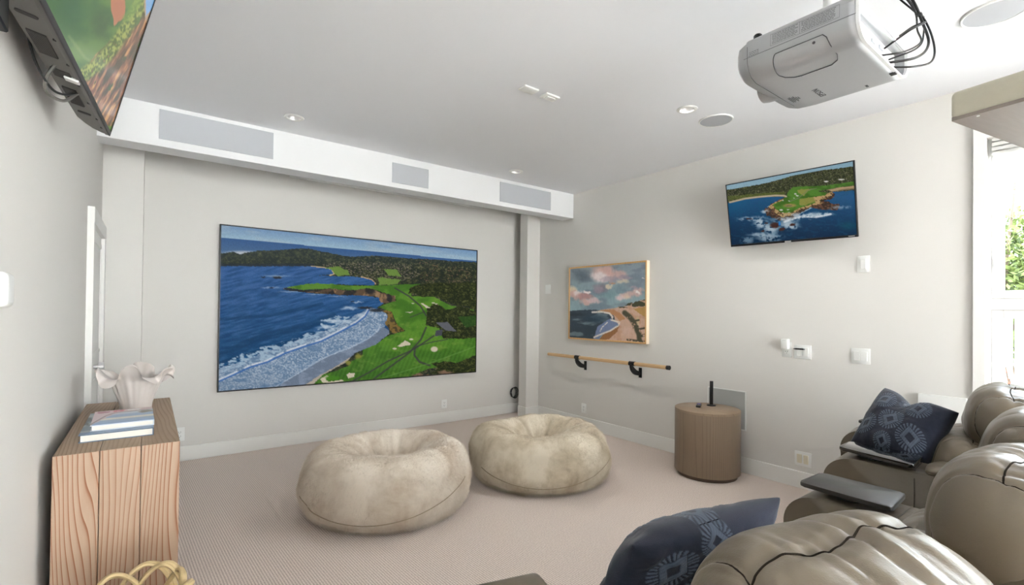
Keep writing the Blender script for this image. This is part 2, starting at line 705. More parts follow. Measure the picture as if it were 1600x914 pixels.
bm = NB()
box(bm, XL-T, XL, ROOM_FRONT-T, YB+T, 0, ZC)
struct('wall_left', bm, M_wall)
bm = NB()
box(bm, XL, XR, YB, YB+T, 0, ZC)
struct('wall_back', bm, M_wall)
bm = NB()
WT = 0.30                       # the right wall is thick: deep window reveal
box(bm, XR, XR+WT, WY1, YB+T, 0, ZC)
box(bm, XR, XR+WT, ROOM_FRONT-T, WY0, 0, ZC)
box(bm, XR, XR+WT, WY0, WY1, 0, WZ0)
box(bm, XR, XR+WT, WY0, WY1, WZ1, ZC)
struct('wall_right', bm, M_wall)
bm = NB()
box(bm, XL, GX0, ROOM_FRONT-T, ROOM_FRONT, 0, ZC)
box(bm, GX1, XR, ROOM_FRONT-T, ROOM_FRONT, 0, ZC)
box(bm, GX0, GX1, ROOM_FRONT-T, ROOM_FRONT, GZ1, ZC)
box(bm, GX0, GX1, ROOM_FRONT-T, ROOM_FRONT, 0, GZ0)
struct('wall_front', bm, M_wall)

# baseboards
BH, BT = 0.125, 0.016


def base_prof(bm, x0, x1, y0, y1):
    box(bm, x0, x1, y0, y1, 0, BH, bev=0.003, seg=1)


COLX0, COLX1, COLY0, COLY1 = 3.74, XR, 4.655, 4.80   # right column
LCX1, LCY = -0.046, 4.60                              # left column
bm = NB()
base_prof(bm, LCX1, XR, YB-BT, YB)
struct('baseboard_back', bm, M_trim)
bm = NB()
base_prof(bm, XR-BT, XR, 0.89, COLY0)
base_prof(bm, XR-BT, XR, ROOM_FRONT, 0.64)
struct('baseboard_right', bm, M_trim)
bm = NB()
base_prof(bm, XL, XL+BT, ROOM_FRONT, 3.60)
struct('baseboard_left', bm, M_trim)

# soffit fascia with a recess behind it
YS = 4.056
bm = NB()
box(bm, XL, XR, YS, YS+0.185, 2.403, ZC)
struct('trim_1', bm, M_soff)
# columns carrying the soffit
bm = NB()
box(bm, COLX0, COLX1, COLY0, COLY1, 0, ZC)
c = struct('trim_2', bm, M_wall)
bm = NB()
box(bm, COLX0-BT, COLX1, COLY0-BT, COLY1+0.0, 0, BH, bev=0.003, seg=1)
struct('baseboard_column', bm, M_trim)
bm = NB()
box(bm, XL, LCX1, LCY, YB, 0, ZC)
struct('trim_3', bm, M_wall)
# door casing on the left wall, beyond the console
bm = NB()
box(bm, XL, XL+0.030, 3.60, 3.69, 0, 1.785)
box(bm, XL, XL+0.030, 4.42, 4.51, 0, 1.785)
box(bm, XL, XL+0.032, 3.598, 4.512, 1.783, 1.872)
struct('trim_4', bm, M_trim)
bm = NB()
box(bm, XL, XL+0.010, 3.69, 4.42, 0.01, 1.785)
d = struct('door_1', bm, M_trim)
bm = NB()
for z0, z1 in ((0.15, 0.85), (1.0, 1.75)):
    for a, b_, c_, e_ in ((3.78, 4.34, z0, z0+.02), (3.78, 4.34, z1-.02, z1), (3.78, 3.80, z0, z1), (4.32, 4.34, z0, z1)):
        box(bm, XL+0.012, XL+0.018, a, b_, c_, min(e_, 1.7))
bobj('panel_moulding', bm, M_trim, d)
bm = NB()
cyl(bm, (XL+0.010, 3.74, 0.95), (XL+0.05, 3.74, 0.95), 0.012)
cyl(bm, (XL+0.05, 3.74, 0.95), (XL+0.075, 3.74, 0.95), 0.027)
bobj('door_knob', bm, M_chrome, d)
# low white panel on the right wall behind the recliners
bm = NB()
box(bm, XR-0.03, XR, 0.66, 0.89, 0, 0.812, bev=0.003, seg=1)
struct('trim_5', bm, M_trim)

# right window
win = bpy.data.objects.new('window_1', None)
COL.objects.link(win)
win['kind'] = 'structure'
win.location = (XR, (WY0+WY1)/2, 0)
win_off = Vector(win.location)


def wbox(bm, *a, **k):
    vs = box(bm, *a, **k)
    bmesh.ops.translate(bm, vec=-win_off, verts=vs)


bm = NB()
wbox(bm, XR-0.022, XR, WY1, WY1+0.056, 0.24, 2.47, bev=0.002, seg=1)
wbox(bm, XR-0.022, XR, WY0-0.056, WY0, 0.24, 2.47, bev=0.002, seg=1)
wbox(bm, XR-0.022, XR, WY0, WY1, WZ1, 2.47, bev=0.002, seg=1)
wbox(bm, XR-0.05, XR, WY0, WY1, 0.30, WZ0, bev=0.002, seg=1)
bobj('casing', bm, M_trim, win)
bm = NB()
FX0, FX1 = XR+0.065, XR+0.125
yy0, yy1 = WY0, WY1
for a in ((yy1-0.012, yy1, WZ0, WZ1), (yy0, yy0+0.012, WZ0, WZ1)):
    wbox(bm, FX0-0.02, FX1+0.02, *a)
for a in ((yy0+0.012, yy1-0.012, WZ0, WZ0+0.05), (yy0+0.012, yy1-0.012, WZ1-0.05, WZ1), (yy0+0.012, yy1-0.012, 1.345, 1.41)):
    wbox(bm, FX0-0.018, FX1+0.018, *a)
mull = -0.56
wbox(bm, FX0-0.02, FX1+0.02, mull-0.04, mull+0.04, WZ0, WZ1)
bobj('window_frame', bm, M_trim, win)
for (a, b_) in ((yy0+0.012, mull-0.04), (mull+0.04, yy1-0.012)):
    for (z0, z1) in ((WZ0+0.05, 1.345), (1.41, WZ1-0.05)):
        bm = NB()
        w_ = 0.05
        wbox(bm, FX0, FX1, a, a+w_, z0, z1, bev=0.004, seg=1)
        wbox(bm, FX0, FX1, b_-w_, b_, z0, z1, bev=0.004, seg=1)
        wbox(bm, FX0, FX1, a+w_, b_-w_, z0, z0+w_, bev=0.004, seg=1)
        wbox(bm, FX0, FX1, a+w_, b_-w_, z1-w_, z1, bev=0.004, seg=1)
        if z0 > 1.3:
            wbox(bm, FX0+0.015, FX1-0.015, a+w_, b_-w_, 2.03, 2.045)
        sash = bobj('sash', bm, M_trim, win)
        bm = NB()
        wbox(bm, FX0+0.028, FX0+0.032, a+w_, b_-w_, z0+w_, z1-w_)
        bobj('pane', bm, M_glass, sash)
        bm = NB()
        wbox(bm, FX0-0.014, FX0, b_-0.027, b_-0.012, z0+0.18, z0+0.24, bev=0.003)
        bobj('latch', bm, M_white, sash)
bm = NB()
for k in range(4):
    wbox(bm, XR+0.004, XR+0.040, WY0+0.02, WY1-0.02, 2.335-k*0.028, 2.358-k*0.028, bev=0.006, seg=2)
bobj('blind_stack', bm, M_trim, win)
bm = NB()
yk = WY1-0.03
tube(bm, [Vector((XR+0.02, yk, 2.27-0.075*q))-win_off for q in range(11)], 0.0018, 6)
tube(bm, [Vector((XR+0.02+0.012*math.cos(q*PI/8), yk, 1.50+0.02*math.sin(q*PI/8)))-win_off for q in range(16)], 0.002, 6, closed=True)
bobj('blind_cord', bm, M_white, win)

# unseen glass doors, added behind the camera to let in frontal fill
gl = bpy.data.objects.new('fill_door', None)
COL.objects.link(gl)
gl['kind'] = 'structure'
for k in range(3):
    x0 = GX0+(GX1-GX0)*k/3
    x1 = GX0+(GX1-GX0)*(k+1)/3
    bm = NB()
    for a in ((x0, x0+.07, GZ0, GZ1), (x1-.07, x1, GZ0, GZ1), (x0, x1, GZ0, GZ0+.09), (x0, x1, GZ1-.08, GZ1)):
        box(bm, a[0], a[1], ROOM_FRONT-0.09, ROOM_FRONT-0.04, a[2], a[3])
    fr = bobj('door_frame', bm, M_trim, gl)
    bm = NB()
    box(bm, x0+.07, x1-.07, ROOM_FRONT-0.068, ROOM_FRONT-0.062, GZ0+.09, GZ1-.08)
    bobj('pane', bm, M_glass, fr)

# ------------------------------------------------------------------ garden outside the window
bm = NB()
box(bm, XR+0.36, 14, -8, 8, -0.3, -0.16)
struct('ground', bm, M_ground)


def leaf_cloud(name, c, r, n, m, label, cat, parent=None, leaf=0.05, seed=1):
    rnd = np.random.RandomState(seed)
    P = rnd.normal(size=(n, 3))
    P /= np.linalg.norm(P, axis=1)[:, None]
    P *= (rnd.rand(n, 1)**0.4)
    P = P*np.array(r)+np.array(c)
    V, F = [], []
    for i, p in enumerate(P):
        a = rnd.normal(size=3)
        a /= np.linalg.norm(a)
        b_ = np.cross(a, rnd.normal(size=3))
        b_ /= np.linalg.norm(b_)
        s_ = leaf*(0.6+0.8*rnd.rand())
        k = len(V)
        V += [p-a*s_, p+b_*s_*.35, p+a*s_, p-b_*s_*.35]
        F.append((k, k+1, k+2, k+3))
    me = bpy.data.meshes.new(name)
    me.from_pydata([tuple(v) for v in V], [], F)
    o = link(name, me, m, parent, smooth=0)
    return o


shrub = thing('garden_shrub', 'bright green leafy shrub seen through the upper window pane', 'shrub', (6.6, 0.62, -0.15))
f_ = leaf_cloud('foliage', (0, 0, 1.75), (0.8, 1.0, 0.75), 16000, M_leaf, None, None, shrub, 0.032, 3)
f_['kind'] = 'stuff'
f_ = leaf_cloud('foliage', (0.1, 0.1, 1.7), (0.7, 0.9, 0.7), 5000, M_leafd, None, None, shrub, 0.032, 4)
f_['kind'] = 'stuff'
bm = NB()
for k in range(7):
    a = k*0.9
    tube(bm, spline([(0.03*math.cos(a), .03*math.sin(a), 0), (0.12*math.cos(a), .15*math.sin(a), 0.9), (0.35*math.cos(a), .4*math.sin(a), 1.7), (0.5*math.cos(a+.3), .7*math.sin(a+.3), 2.65)], 5), 0.012, 6)
bobj('stems', bm, M_bark, shrub)
fence = thing('garden_fence', 'white board fence behind the orange leaves outside the lower pane', 'fence', (5.3, 0, -0.15))
for k in range(26):
    bm = NB()
    y = -2.0+k*0.155
    box(bm, 0, 0.02, y, y+0.145, 0.02, 1.52, bev=0.003, seg=1)
    bobj('board', bm, M_fence, fence)
for y in (-1.6, -0.2, 0.735, 1.6):
    bm = NB()
    box(bm, -0.09, 0.0, y-0.045, y+0.045, 0, 1.6, bev=0.004, seg=1)
    bobj('post', bm, M_fence, fence)
nand = thing('orange_leaf_plant', 'young plant with orange-red pointed leaves just outside the lower pane', 'plant', (4.72, 0.50, -0.15))
bm = NB()
bm2 = NB()
rnd = random.Random(5)
for k in range(6):
    a = rnd.uniform(0, 2*PI)
    top = Vector((0.08*math.cos(a), 0.10*math.sin(a), rnd.uniform(0.92, 1.12)))
    tube(bm, spline([(0, 0, 0), (0.02*math.cos(a), 0.02*math.sin(a), 0.5), top], 5), 0.004, 5)
    for j in range(7):
        b_ = a+j*0.9
        d_ = Vector((math.cos(b_), math.sin(b_), rnd.uniform(-.3, .5))).normalized()
        sd = d_.cross(Vector((0, 0, 1))).normalized()
        l_ = rnd.uniform(0.05, 0.08)
        p = top+Vector((0, 0, -0.02*j))
        vs = [bm2.verts.new(p), bm2.verts.new(p+d_*l_*.45+sd*.011), bm2.verts.new(p+d_*l_), bm2.verts.new(p+d_*l_*.45-sd*.011)]
        bm2.faces.new(vs)
bobj('stems', bm, M_bark, nand)
o_ = bobj('leaves', bm2, M_red, nand, smooth=0)
o_['kind'] = 'stuff'


# ------------------------------------------------------------------ pictures on the screens and the canvas
def trees(p, mask, dark, mid, light, sc=0.09, seed=1):
    n1 = fbm(p.X*sc, p.Y*sc*1.3, seed, 4)
    n2 = vn(p.X*sc*3.1, p.Y*sc*3.5, seed+5)
    n3 = fbm(p.X*sc*.25, p.Y*sc*.4, seed+9, 2)
    p.put(mask, dark)
    p.put(mask*sst(.42, .62, n1*.6+n2*.4), mid)
    p.put(mask*sst(.60, .78, n1*.55+n2*.3+n3*.15), light)


def coast_picture(px, py):
    X, Y = (px-330)*3.265, (py-340)*3.265
    p = Paint(X, Y)
    hz = 103+(X-42)*0.0915
    t = np.clip((Y-(36+(X-42)*0.1013))/(hz-(36+(X-42)*0.1013)+1e-6), 0, 1)
    sky = np.array([118, 152, 190])*(1-t[..., None])+np.array([160, 190, 208])*t[..., None]
    p.C = sky*1.0
    p.put(sst(.5, .75, fbm(X*.006, (Y-hz)*.03, 4))*.5, (176, 192, 202))
    sea = (Y > hz).astype(float)
    g = np.clip((Y-hz)/90, 0, 1)[..., None]
    p.put(sea, (60, 98, 144))
    p.C = np.where(sea[..., None] > 0, np.array([58, 96, 146])*(1-g)+np.array([88, 118, 152])*g, p.C)
    p.put(sea*p.blob(150, 182, 110, 14, .9), (190, 196, 204))
    # bay
    bay = (Y > 246).astype(float)
    u = np.clip((Y-250)/420, 0, 1)[..., None]
    c = np.array([52, 96, 152])*(1-u)+np.array([22, 74, 118])*u
    p.C = np.where(bay[..., None] > 0, c, p.C)
    r = fbm(X*.02+Y*.004, (Y+X*.25)*.14, 8, 4)
    p.put(bay*sst(.45, .75, r)*.45, (74, 118, 170))
    p.put(bay*sst(.5, .25, r)*.4, (18, 56, 100))
    for pts, w in (([(42, 700), (250, 610), (480, 560), (620, 500)], 16), ([(42, 740), (300, 660), (520, 590)], 8), ([(42, 520), (300, 500), (560, 440)], 8)):
        p.put(p.line(pts, w)*.55*bay, (14, 58, 96))
    # shallows and surf zone, right/below of the breaking wave
    w1 = [(42, 835), (120, 800), (200, 762), (290, 735), (380, 690), (480, 655), (560, 630), (640, 590), (735, 540), (780, 505), (800, 470)]
    foam = [(42, 770), (160, 735), (280, 680), (400, 640), (520, 600), (640, 550), (740, 500), (800, 455), (870, 470), (900, 500), (880, 560), (820, 615), (720, 665), (600, 715), (540, 750), (440, 800), (330, 862), (42, 888)]
    m = p.inside(foam, 10, .03, 5)
    fn_ = fbm(X*.17, Y*.22, 21, 4)
    fn2 = fbm(X*.012+Y*.01, Y*.03, 22, 3)
    p.put(m, (104, 132, 162))
    p.put(m*sst(.36, .62, fn_*.6+fn2*.4), (150, 170, 192))
    p.put(m*sst(.52, .72, fn_)*.7, (190, 200, 212))
    p.put(m*sst(740, 860, Y)*.25, (120, 134, 150))
    p.put(m*sst(.60, .72, fn2)*.55, (70, 104, 142))
    out = p.inside([(42, 790), (42, 740), (250, 660), (450, 610), (560, 560), (560, 520), (700, 500), (760, 490), (700, 540), (520, 620), (300, 720)], 14, .03, 7)
    p.put(out*sst(.42, .62, fbm(X*.05, Y*.12, 31, 3)), (160, 184, 204))
    for (a, b, rx, ry) in ((700, 462, 50, 10), (760, 500, 28, 14), (640, 530, 90, 12), (590, 560, 60, 10), (740, 430, 30, 5)):
        p.put(p.blob(a, b, rx, ry, .8, 8, .06)*.75, (200, 212, 224))
    p.put(p.line([(x, y-7) for x, y in w1], 6)*sst(.3, .5, fbm(X*.04, Y*.04, 41))*.9, (216, 222, 230))
    p.put(p.line(w1, 4.2)*.9, (58, 104, 172))
    # wet sand and beach
    wet = p.inside([(330, 866), (440, 800), (560, 725), (640, 690), (720, 660), (800, 620), (850, 580), (870, 555), (930, 590), (880, 640), (790, 690), (700, 740), (600, 790), (490, 856)], 5, .04, 11)
    p.put(wet, (112, 126, 146))
    p.put(wet*sst(.5, .7, fbm(X*.03, Y*.06, 12))*.5, (150, 164, 184))
    p.put(p.line([(330, 862), (440, 796), (560, 722), (640, 686), (720, 656), (800, 615), (850, 570), (856, 545)], 3)*.6, (186, 198, 214))
    bch = p.inside([(470, 858), (560, 800), (640, 755), (700, 715), (760, 690), (850, 640), (905, 588), (990, 590), (930, 640), (800, 700), (700, 780), (560, 860)], 4, .06, 13)
    p.put(bch, (178, 168, 152))
    # forested land
    land = p.inside([(30, 185), (75, 180), (110, 176), (140, 188), (175, 180), (230, 170), (350, 166), (450, 157), (490, 160), (540, 170), (600, 183), (650, 192), (700, 200), (830, 195), (900, 200), (1000, 208), (1100, 212), (1200, 221), (1360, 229), (1360, 900), (520, 900), (570, 800), (690, 735), (730, 690), (830, 650), (905, 590), (890, 530), (900, 490), (840, 460), (880, 432), (850, 410), (760, 396), (600, 392), (500, 386), (400, 374), (360, 365), (380, 356), (490, 338), (640, 340), (820, 346), (828, 335), (810, 318), (770, 308), (700, 300), (620, 300), (540, 296), (600, 292), (618, 285), (605, 268), (570, 258), (500, 250), (30, 249)], 3, .1, 15)
    trees(p, land, (38, 44, 38), (66, 72, 46), (116, 112, 78), .085, 51)
    far = land*(1-sst(180, 300, Y))
    p.put(far*.35, (70, 84, 88))
    p.put(land*(Y > 236)*(X < 520)*.8, (44, 52, 62))
    vill = land*p.inside([(560, 235), (760, 225), (1000, 235), (1060, 300), (900, 340), (700, 296), (600, 262)], 10)
    p.put(vill*sst(.66, .78, vn(X*.22, Y*.42, 61))*.7, (156, 142, 122))
    p.put(land*(X > 1000)*sst(.74, .86, vn(X*.16, Y*.3, 63))*sst(.5, .62, fbm(X*.01, Y*.01, 64))*.7, (146, 112, 82))
    p.put(land*p.line([(505, 252), (570, 258), (606, 268), (618, 286), (600, 294)], 5), (196, 176, 134))
    p.put(land*p.line([(760, 304), (810, 318), (830, 338)], 4), (196, 166, 120))
    G1, G2, G3 = (92, 140, 44), (62, 110, 32), (46, 88, 30)
    for poly in ([(570, 256), (640, 252), (690, 268), (700, 294), (640, 298), (622, 288), (606, 266)],
                 [(870, 262), (940, 268), (960, 300), (900, 296)], [(840, 305), (960, 316), (940, 340), (850, 345)]):
        p.put(p.inside(poly, 5, .06), (108, 140, 62))
    # peninsula
    pen = [(380, 358), (430, 348), (490, 337), (560, 336), (640, 342), (740, 350), (830, 348), (950, 342), (1060, 338), (1020, 360), (1010, 400), (1130, 405), (1210, 448), (1330, 470), (1340, 510), (1200, 490), (1110, 500), (1090, 545), (1170, 560), (1180, 615), (1345, 612), (1345, 740), (1100, 770), (1000, 815), (520, 850), (570, 800), (640, 780), (700, 752), (700, 740), (770, 700), (770, 672), (830, 650), (905, 600), (985, 575), (940, 545), (925, 500), (850, 455), (940, 420), (880, 385), (800, 360), (700, 372), (600, 362), (460, 368), (400, 362)]
    g = p.inside(pen, 4, .06, 17)
    p.put(g, G1)
    p.put(g*sst(.4, .65, fbm(X*.012, Y*.02, 71, 3))*.8, G2)
    p.put(g*sst(560, 780, Y)*.5, G3)
    p.put(g*(np.sin(X*.30+Y*.12) > 0)*sst(560, 600, Y)*.16, (120, 176, 60))
    p.put(g*sst(.6, .75, fbm(X*.03, Y*.05, 73))*.3, (140, 160, 70))
    cl = p.inside([(362, 364), (420, 370), (520, 374), (600, 362), (700, 374), (800, 360), (850, 380), (930, 400), (930, 430), (860, 436), (846, 405), (760, 396), (700, 398), (600, 390), (480, 384)], 5, .08, 19)
    p.put(cl, (96, 78, 60))
    p.put(cl*sst(.5, .65, fbm(X*.05, Y*.03, 77)), (150, 120, 88))
    p.put(cl*sst(.55, .4, fbm(X*.02, Y*.02, 78)), (46, 44, 44))
    cl = p.inside([(850, 465), (920, 478), (935, 540), (980, 575), (920, 588), (880, 540), (895, 500)], 7, .08, 23)
    p.put(cl, (128, 104, 52))
    p.put(cl*sst(.5, .6, fbm(X*.08, Y*.08, 79)), (70, 62, 40))
    for a, b, rx, ry in ((750, 705, 22, 16), (700, 738, 18, 14)):
        p.put(p.blob(a, b, rx, ry, .6, 6, .08), (134, 132, 56))
    p.put(p.blob(332, 306, 26, 9, .4, 4, .1), (50, 56, 66))
    for a, b, rx, ry in ((330, 300, 80, 5), (300, 358, 60, 4), (400, 380, 70, 5), (520, 392, 60, 3), (640, 402, 60, 3)):
        p.put(p.blob(a, b, rx, ry, .9, 6, .06)*.6*(1-land), (180, 196, 212))
    for a, b, rx, ry in ((332, 308, 26, 7), (715, 427, 10, 4), (262, 305, 14, 3), (305, 361, 14, 3), (780, 460, 46, 7), (840, 472, 44, 10)):
        p.put(p.blob(a, b, rx, ry, .5, 5, .1), (42, 48, 56))
    # trees over the links
    for poly in ([(1010, 350), (1100, 335), (1345, 330), (1345, 470), (1300, 455), (1220, 440), (1150, 405), (1060, 400), (1000, 385)],
                 [(1090, 460), (1140, 440), (1190, 470), (1260, 450), (1345, 480), (1345, 612), (1180, 620), (1160, 560), (1090, 550)],
                 [(1120, 745), (1190, 730), (1250, 738), (1345, 700), (1345, 792), (1110, 795), (1150, 770)]):
        trees(p, p.inside(poly, 9, .05, 25), (34, 40, 24), (62, 70, 34), (112, 116, 66), .1, 81)
    p.put(p.inside([(1250, 505), (1345, 500), (1345, 545), (1290, 560)], 5)*.7, G3)
    p.put(p.inside([(1140, 535), (1200, 532), (1245, 580), (1190, 575)]), (96, 98, 104))
    p.put(p.inside([(1140, 575), (1175, 570), (1170, 600), (1135, 605)]), (72, 74, 82))
    # paths
    for pts, w in (([(930, 360), (1000, 400), (1060, 450), (1090, 500)], 4), ([(1090, 560), (1065, 620), (1010, 685), (930, 745), (830, 820)], 4.5),
                   ([(1130, 602), (1060, 650), (1010, 680), (900, 730), (800, 790), (720, 832)], 4), ([(1050, 655), (1035, 665), (1032, 700), (1060, 735), (1110, 752)], 5),
                   ([(1060, 650), (1130, 632), (1200, 620)], 2.5), ([(1080, 480), (1010, 508)], 2.5)):
        p.put(p.line(pts, w)*.85, (60, 62, 60))
    for pts in ([(860, 820), (1100, 745), (1345, 655)],):
        p.put(p.line(pts, 3)*.4, (120, 160, 80))
    S = (206, 196, 172)
    for poly in ([(558, 820), (590, 803), (600, 808), (585, 822), (600, 836), (670, 824), (675, 832), (620, 842), (570, 840)], [(690, 800), (705, 790), (732, 792), (728, 810), (700, 818)],
                 [(945, 655), (985, 626), (1012, 640), (1010, 648), (960, 658)], [(1060, 436), (1072, 436), (1110, 460), (1090, 460)], [(985, 482), (1022, 479), (1010, 487)]):
        p.put(p.inside(poly, 2, .2), S)
    for a, b, rx, ry in ((1133, 670, 20, 15), (932, 667, 12, 5), (1016, 620, 12, 5), (1022, 437, 8, 3), (1125, 435, 10, 3), (1140, 440, 8, 3)):
        p.put(p.blob(a, b, rx, ry, .3), S)
    p.put(p.blob(620, 815, 40, 12, .3, 4, .08)*.8, (72, 130, 34))
    for a, b in ((1200, 785), (1180, 790), (1050, 800)):
        p.put(p.blob(a, b, 34, 8, .6, 8, .06)*.8, (140, 110, 90))
    n_ = vn(X*.35, Y*.35, 99)-.5
    p.C *= (1+n_[..., None]*.12)
    return np.clip(p.C, 0, 255)


def point_picture(px, py):
    """Headland seen from the sea (right-hand television)."""
    X, Y = (px-1130)*5.895, (py-240)*5.895
    p = Paint(X, Y)
    p.C[:] = (132, 168, 186)
    t = np.clip((Y-60+(X-400)*.1)/240, 0, 1)
    p.put(t*.5, (158, 186, 196))
    land = p.inside([(20, 336), (160, 312), (330, 284), (450, 256), (560, 226), (620, 205), (760, 178), (900, 152), (1050, 135), (1210, 112), (1230, 330), (1230, 480), (20, 480)], 3, .06)
    trees(p, land, (44, 48, 34), (76, 82, 50), (124, 124, 84), .10, 11)
    p.put(land*sst(.78, .9, vn(X*.14, Y*.28, 12))*.6, (150, 138, 118))
    p.put(land*p.inside([(40, 392), (250, 372), (420, 360), (560, 350), (560, 392), (300, 402), (40, 430)], 8)*.6, (104, 116, 50))
    sea = p.inside([(38, 452), (150, 424), (300, 406), (440, 396), (540, 398), (560, 402), (470, 450), (400, 490), (540, 600), (700, 560), (900, 460), (1010, 352), (1216, 338), (1250, 338), (1250, 880), (60, 880)], 4, .05)
    u = np.clip((Y-400)/420, 0, 1)[..., None]
    c = np.array([34, 88, 132])*(1-u)+np.array([8, 38, 66])*u
    p.C = np.where(sea[..., None] > 0, c, p.C)
    r = fbm(X*.03, Y*.07, 5, 4)
    p.put(sea*sst(.5, .7, r)*.4, (22, 84, 118))
    p.put(p.blob(1160, 670, 110, 50, .9)*.6, (14, 84, 100))
    p.put(sea*(1-sst(100, 330, X))*(1-sst(430, 640, Y))*.5, (24, 98, 138))
    p.put(p.line([(60, 448), (200, 414), (330, 398), (470, 386), (560, 388), (585, 400)], 8), (186, 170, 142))
    p.put(p.line([(1000, 338), (1100, 322), (1215, 312)], 14)*.8, (160, 134, 100))
    rocks = p.inside([(370, 520), (430, 470), (520, 420), (700, 480), (900, 440), (1010, 350), (1030, 372), (1000, 420), (930, 440), (1080, 470), (1060, 520), (920, 520), (800, 500), (690, 560), (650, 600), (560, 632), (470, 600), (400, 570)], 12, .05)
    p.put(rocks, (62, 50, 42))
    p.put(rocks*sst(.5, .65, fbm(X*.08, Y*.08, 33)), (112, 78, 58))
    sand = p.inside([(410, 490), (470, 450), (540, 420), (700, 380), (850, 400), (960, 370), (1000, 355), (1018, 372), (960, 410), (880, 430), (920, 455), (840, 480), (780, 500), (700, 520), (620, 570), (540, 588), (480, 550)], 6, .06)
    p.put(sand, (186, 156, 106))
    p.put(sand*sst(.55, .65, fbm(X*.07, Y*.09, 35)), (90, 68, 46))
    gr = p.inside([(640, 306), (800, 300), (960, 292), (1100, 272), (1210, 256), (1212, 292), (1080, 306), (960, 330), (860, 345), (960, 362), (940, 385), (820, 400), (830, 420), (850, 450), (780, 480), (700, 500), (620, 545), (540, 550), (480, 510), (452, 470), (520, 442), (580, 400), (590, 360)], 4, .06)
    p.put(gr, (84, 130, 46))
    p.put(gr*sst(.45, .62, fbm(X*.014, Y*.02, 36, 3)), (66, 108, 36))
    for poly in ([(680, 332), (820, 320), (760, 360), (740, 390), (690, 360)], [(700, 420), (830, 400), (850, 440), (760, 475), (700, 480)]):
        p.put(p.inside(poly, 6)*.85, (150, 146, 72))
    p.put(p.blob(610, 478, 70, 20, .5, 6, .08), (160, 140, 78))
    p.put(p.blob(600, 482, 40, 8, .5, 6, .08), (112, 104, 80))
    p.put(p.line([(610, 440), (690, 410), (740, 370), (780, 335), (860, 318)], 3.5)*.8, (120, 122, 96))
    p.put(p.inside([(960, 335), (1080, 310), (1210, 296), (1215, 312), (1100, 325), (1010, 346)], 3), (176, 150, 112))
    W_ = (210, 208, 196)
    for a, b, rx, ry in ((662, 372, 12, 8), (680, 388, 16, 6), (648, 410, 8, 4), (604, 436, 10, 4), (545, 432, 7, 6), (530, 520, 18, 8), (594, 516, 14, 5), (545, 545, 10, 4), (602, 542, 12, 4), (1090, 237, 34, 7), (950, 255, 24, 8)):
        p.put(p.blob(a, b, rx, ry, .4, 3, .1), W_)
    for a, b, rx, ry, k in ((340, 640, 60, 60, .9), (440, 690, 80, 50, .9), (600, 660, 90, 50, .9), (560, 610, 120, 22, .8), (760, 575, 180, 24, .95), (920, 560, 90, 20, .9), (260, 600, 130, 20, .8), (380, 530, 40, 14, .8), (420, 770, 120, 40, .7), (330, 750, 100, 20, .7), (220, 800, 60, 40, .5), (1080, 500, 110, 18, .5), (650, 690, 60, 20, .6)):
        n_ = fbm(X*.035, Y*.05, int(a), 4)
        p.put(p.blob(a, b, rx*1.25, ry*1.2, .75, 22, .02)*sst(.34, .52, n_)*k, (188, 204, 214))
    p.put(p.line([(560, 630), (640, 600), (740, 580), (860, 585), (990, 560)], 9)*sst(.3, .5, fbm(X*.05, Y*.05, 7)), (214, 222, 228))
    for a, b, rx, ry in ((470, 660, 50, 28), (540, 700, 34, 18), (630, 655, 36, 14), (360, 712, 20, 8), (230, 600, 40, 6), (390, 640, 16, 8)):
        p.put(p.blob(a, b, rx, ry, .5, 14, .04), (66, 40, 34))
    p.put(p.blob(515, 645, 12, 26, .6, 6, .05), (40, 130, 210))
    p.C *= (1+(vn(X*.3, Y*.3, 9)-.5)[..., None]*.12)
    return p.C*0.97


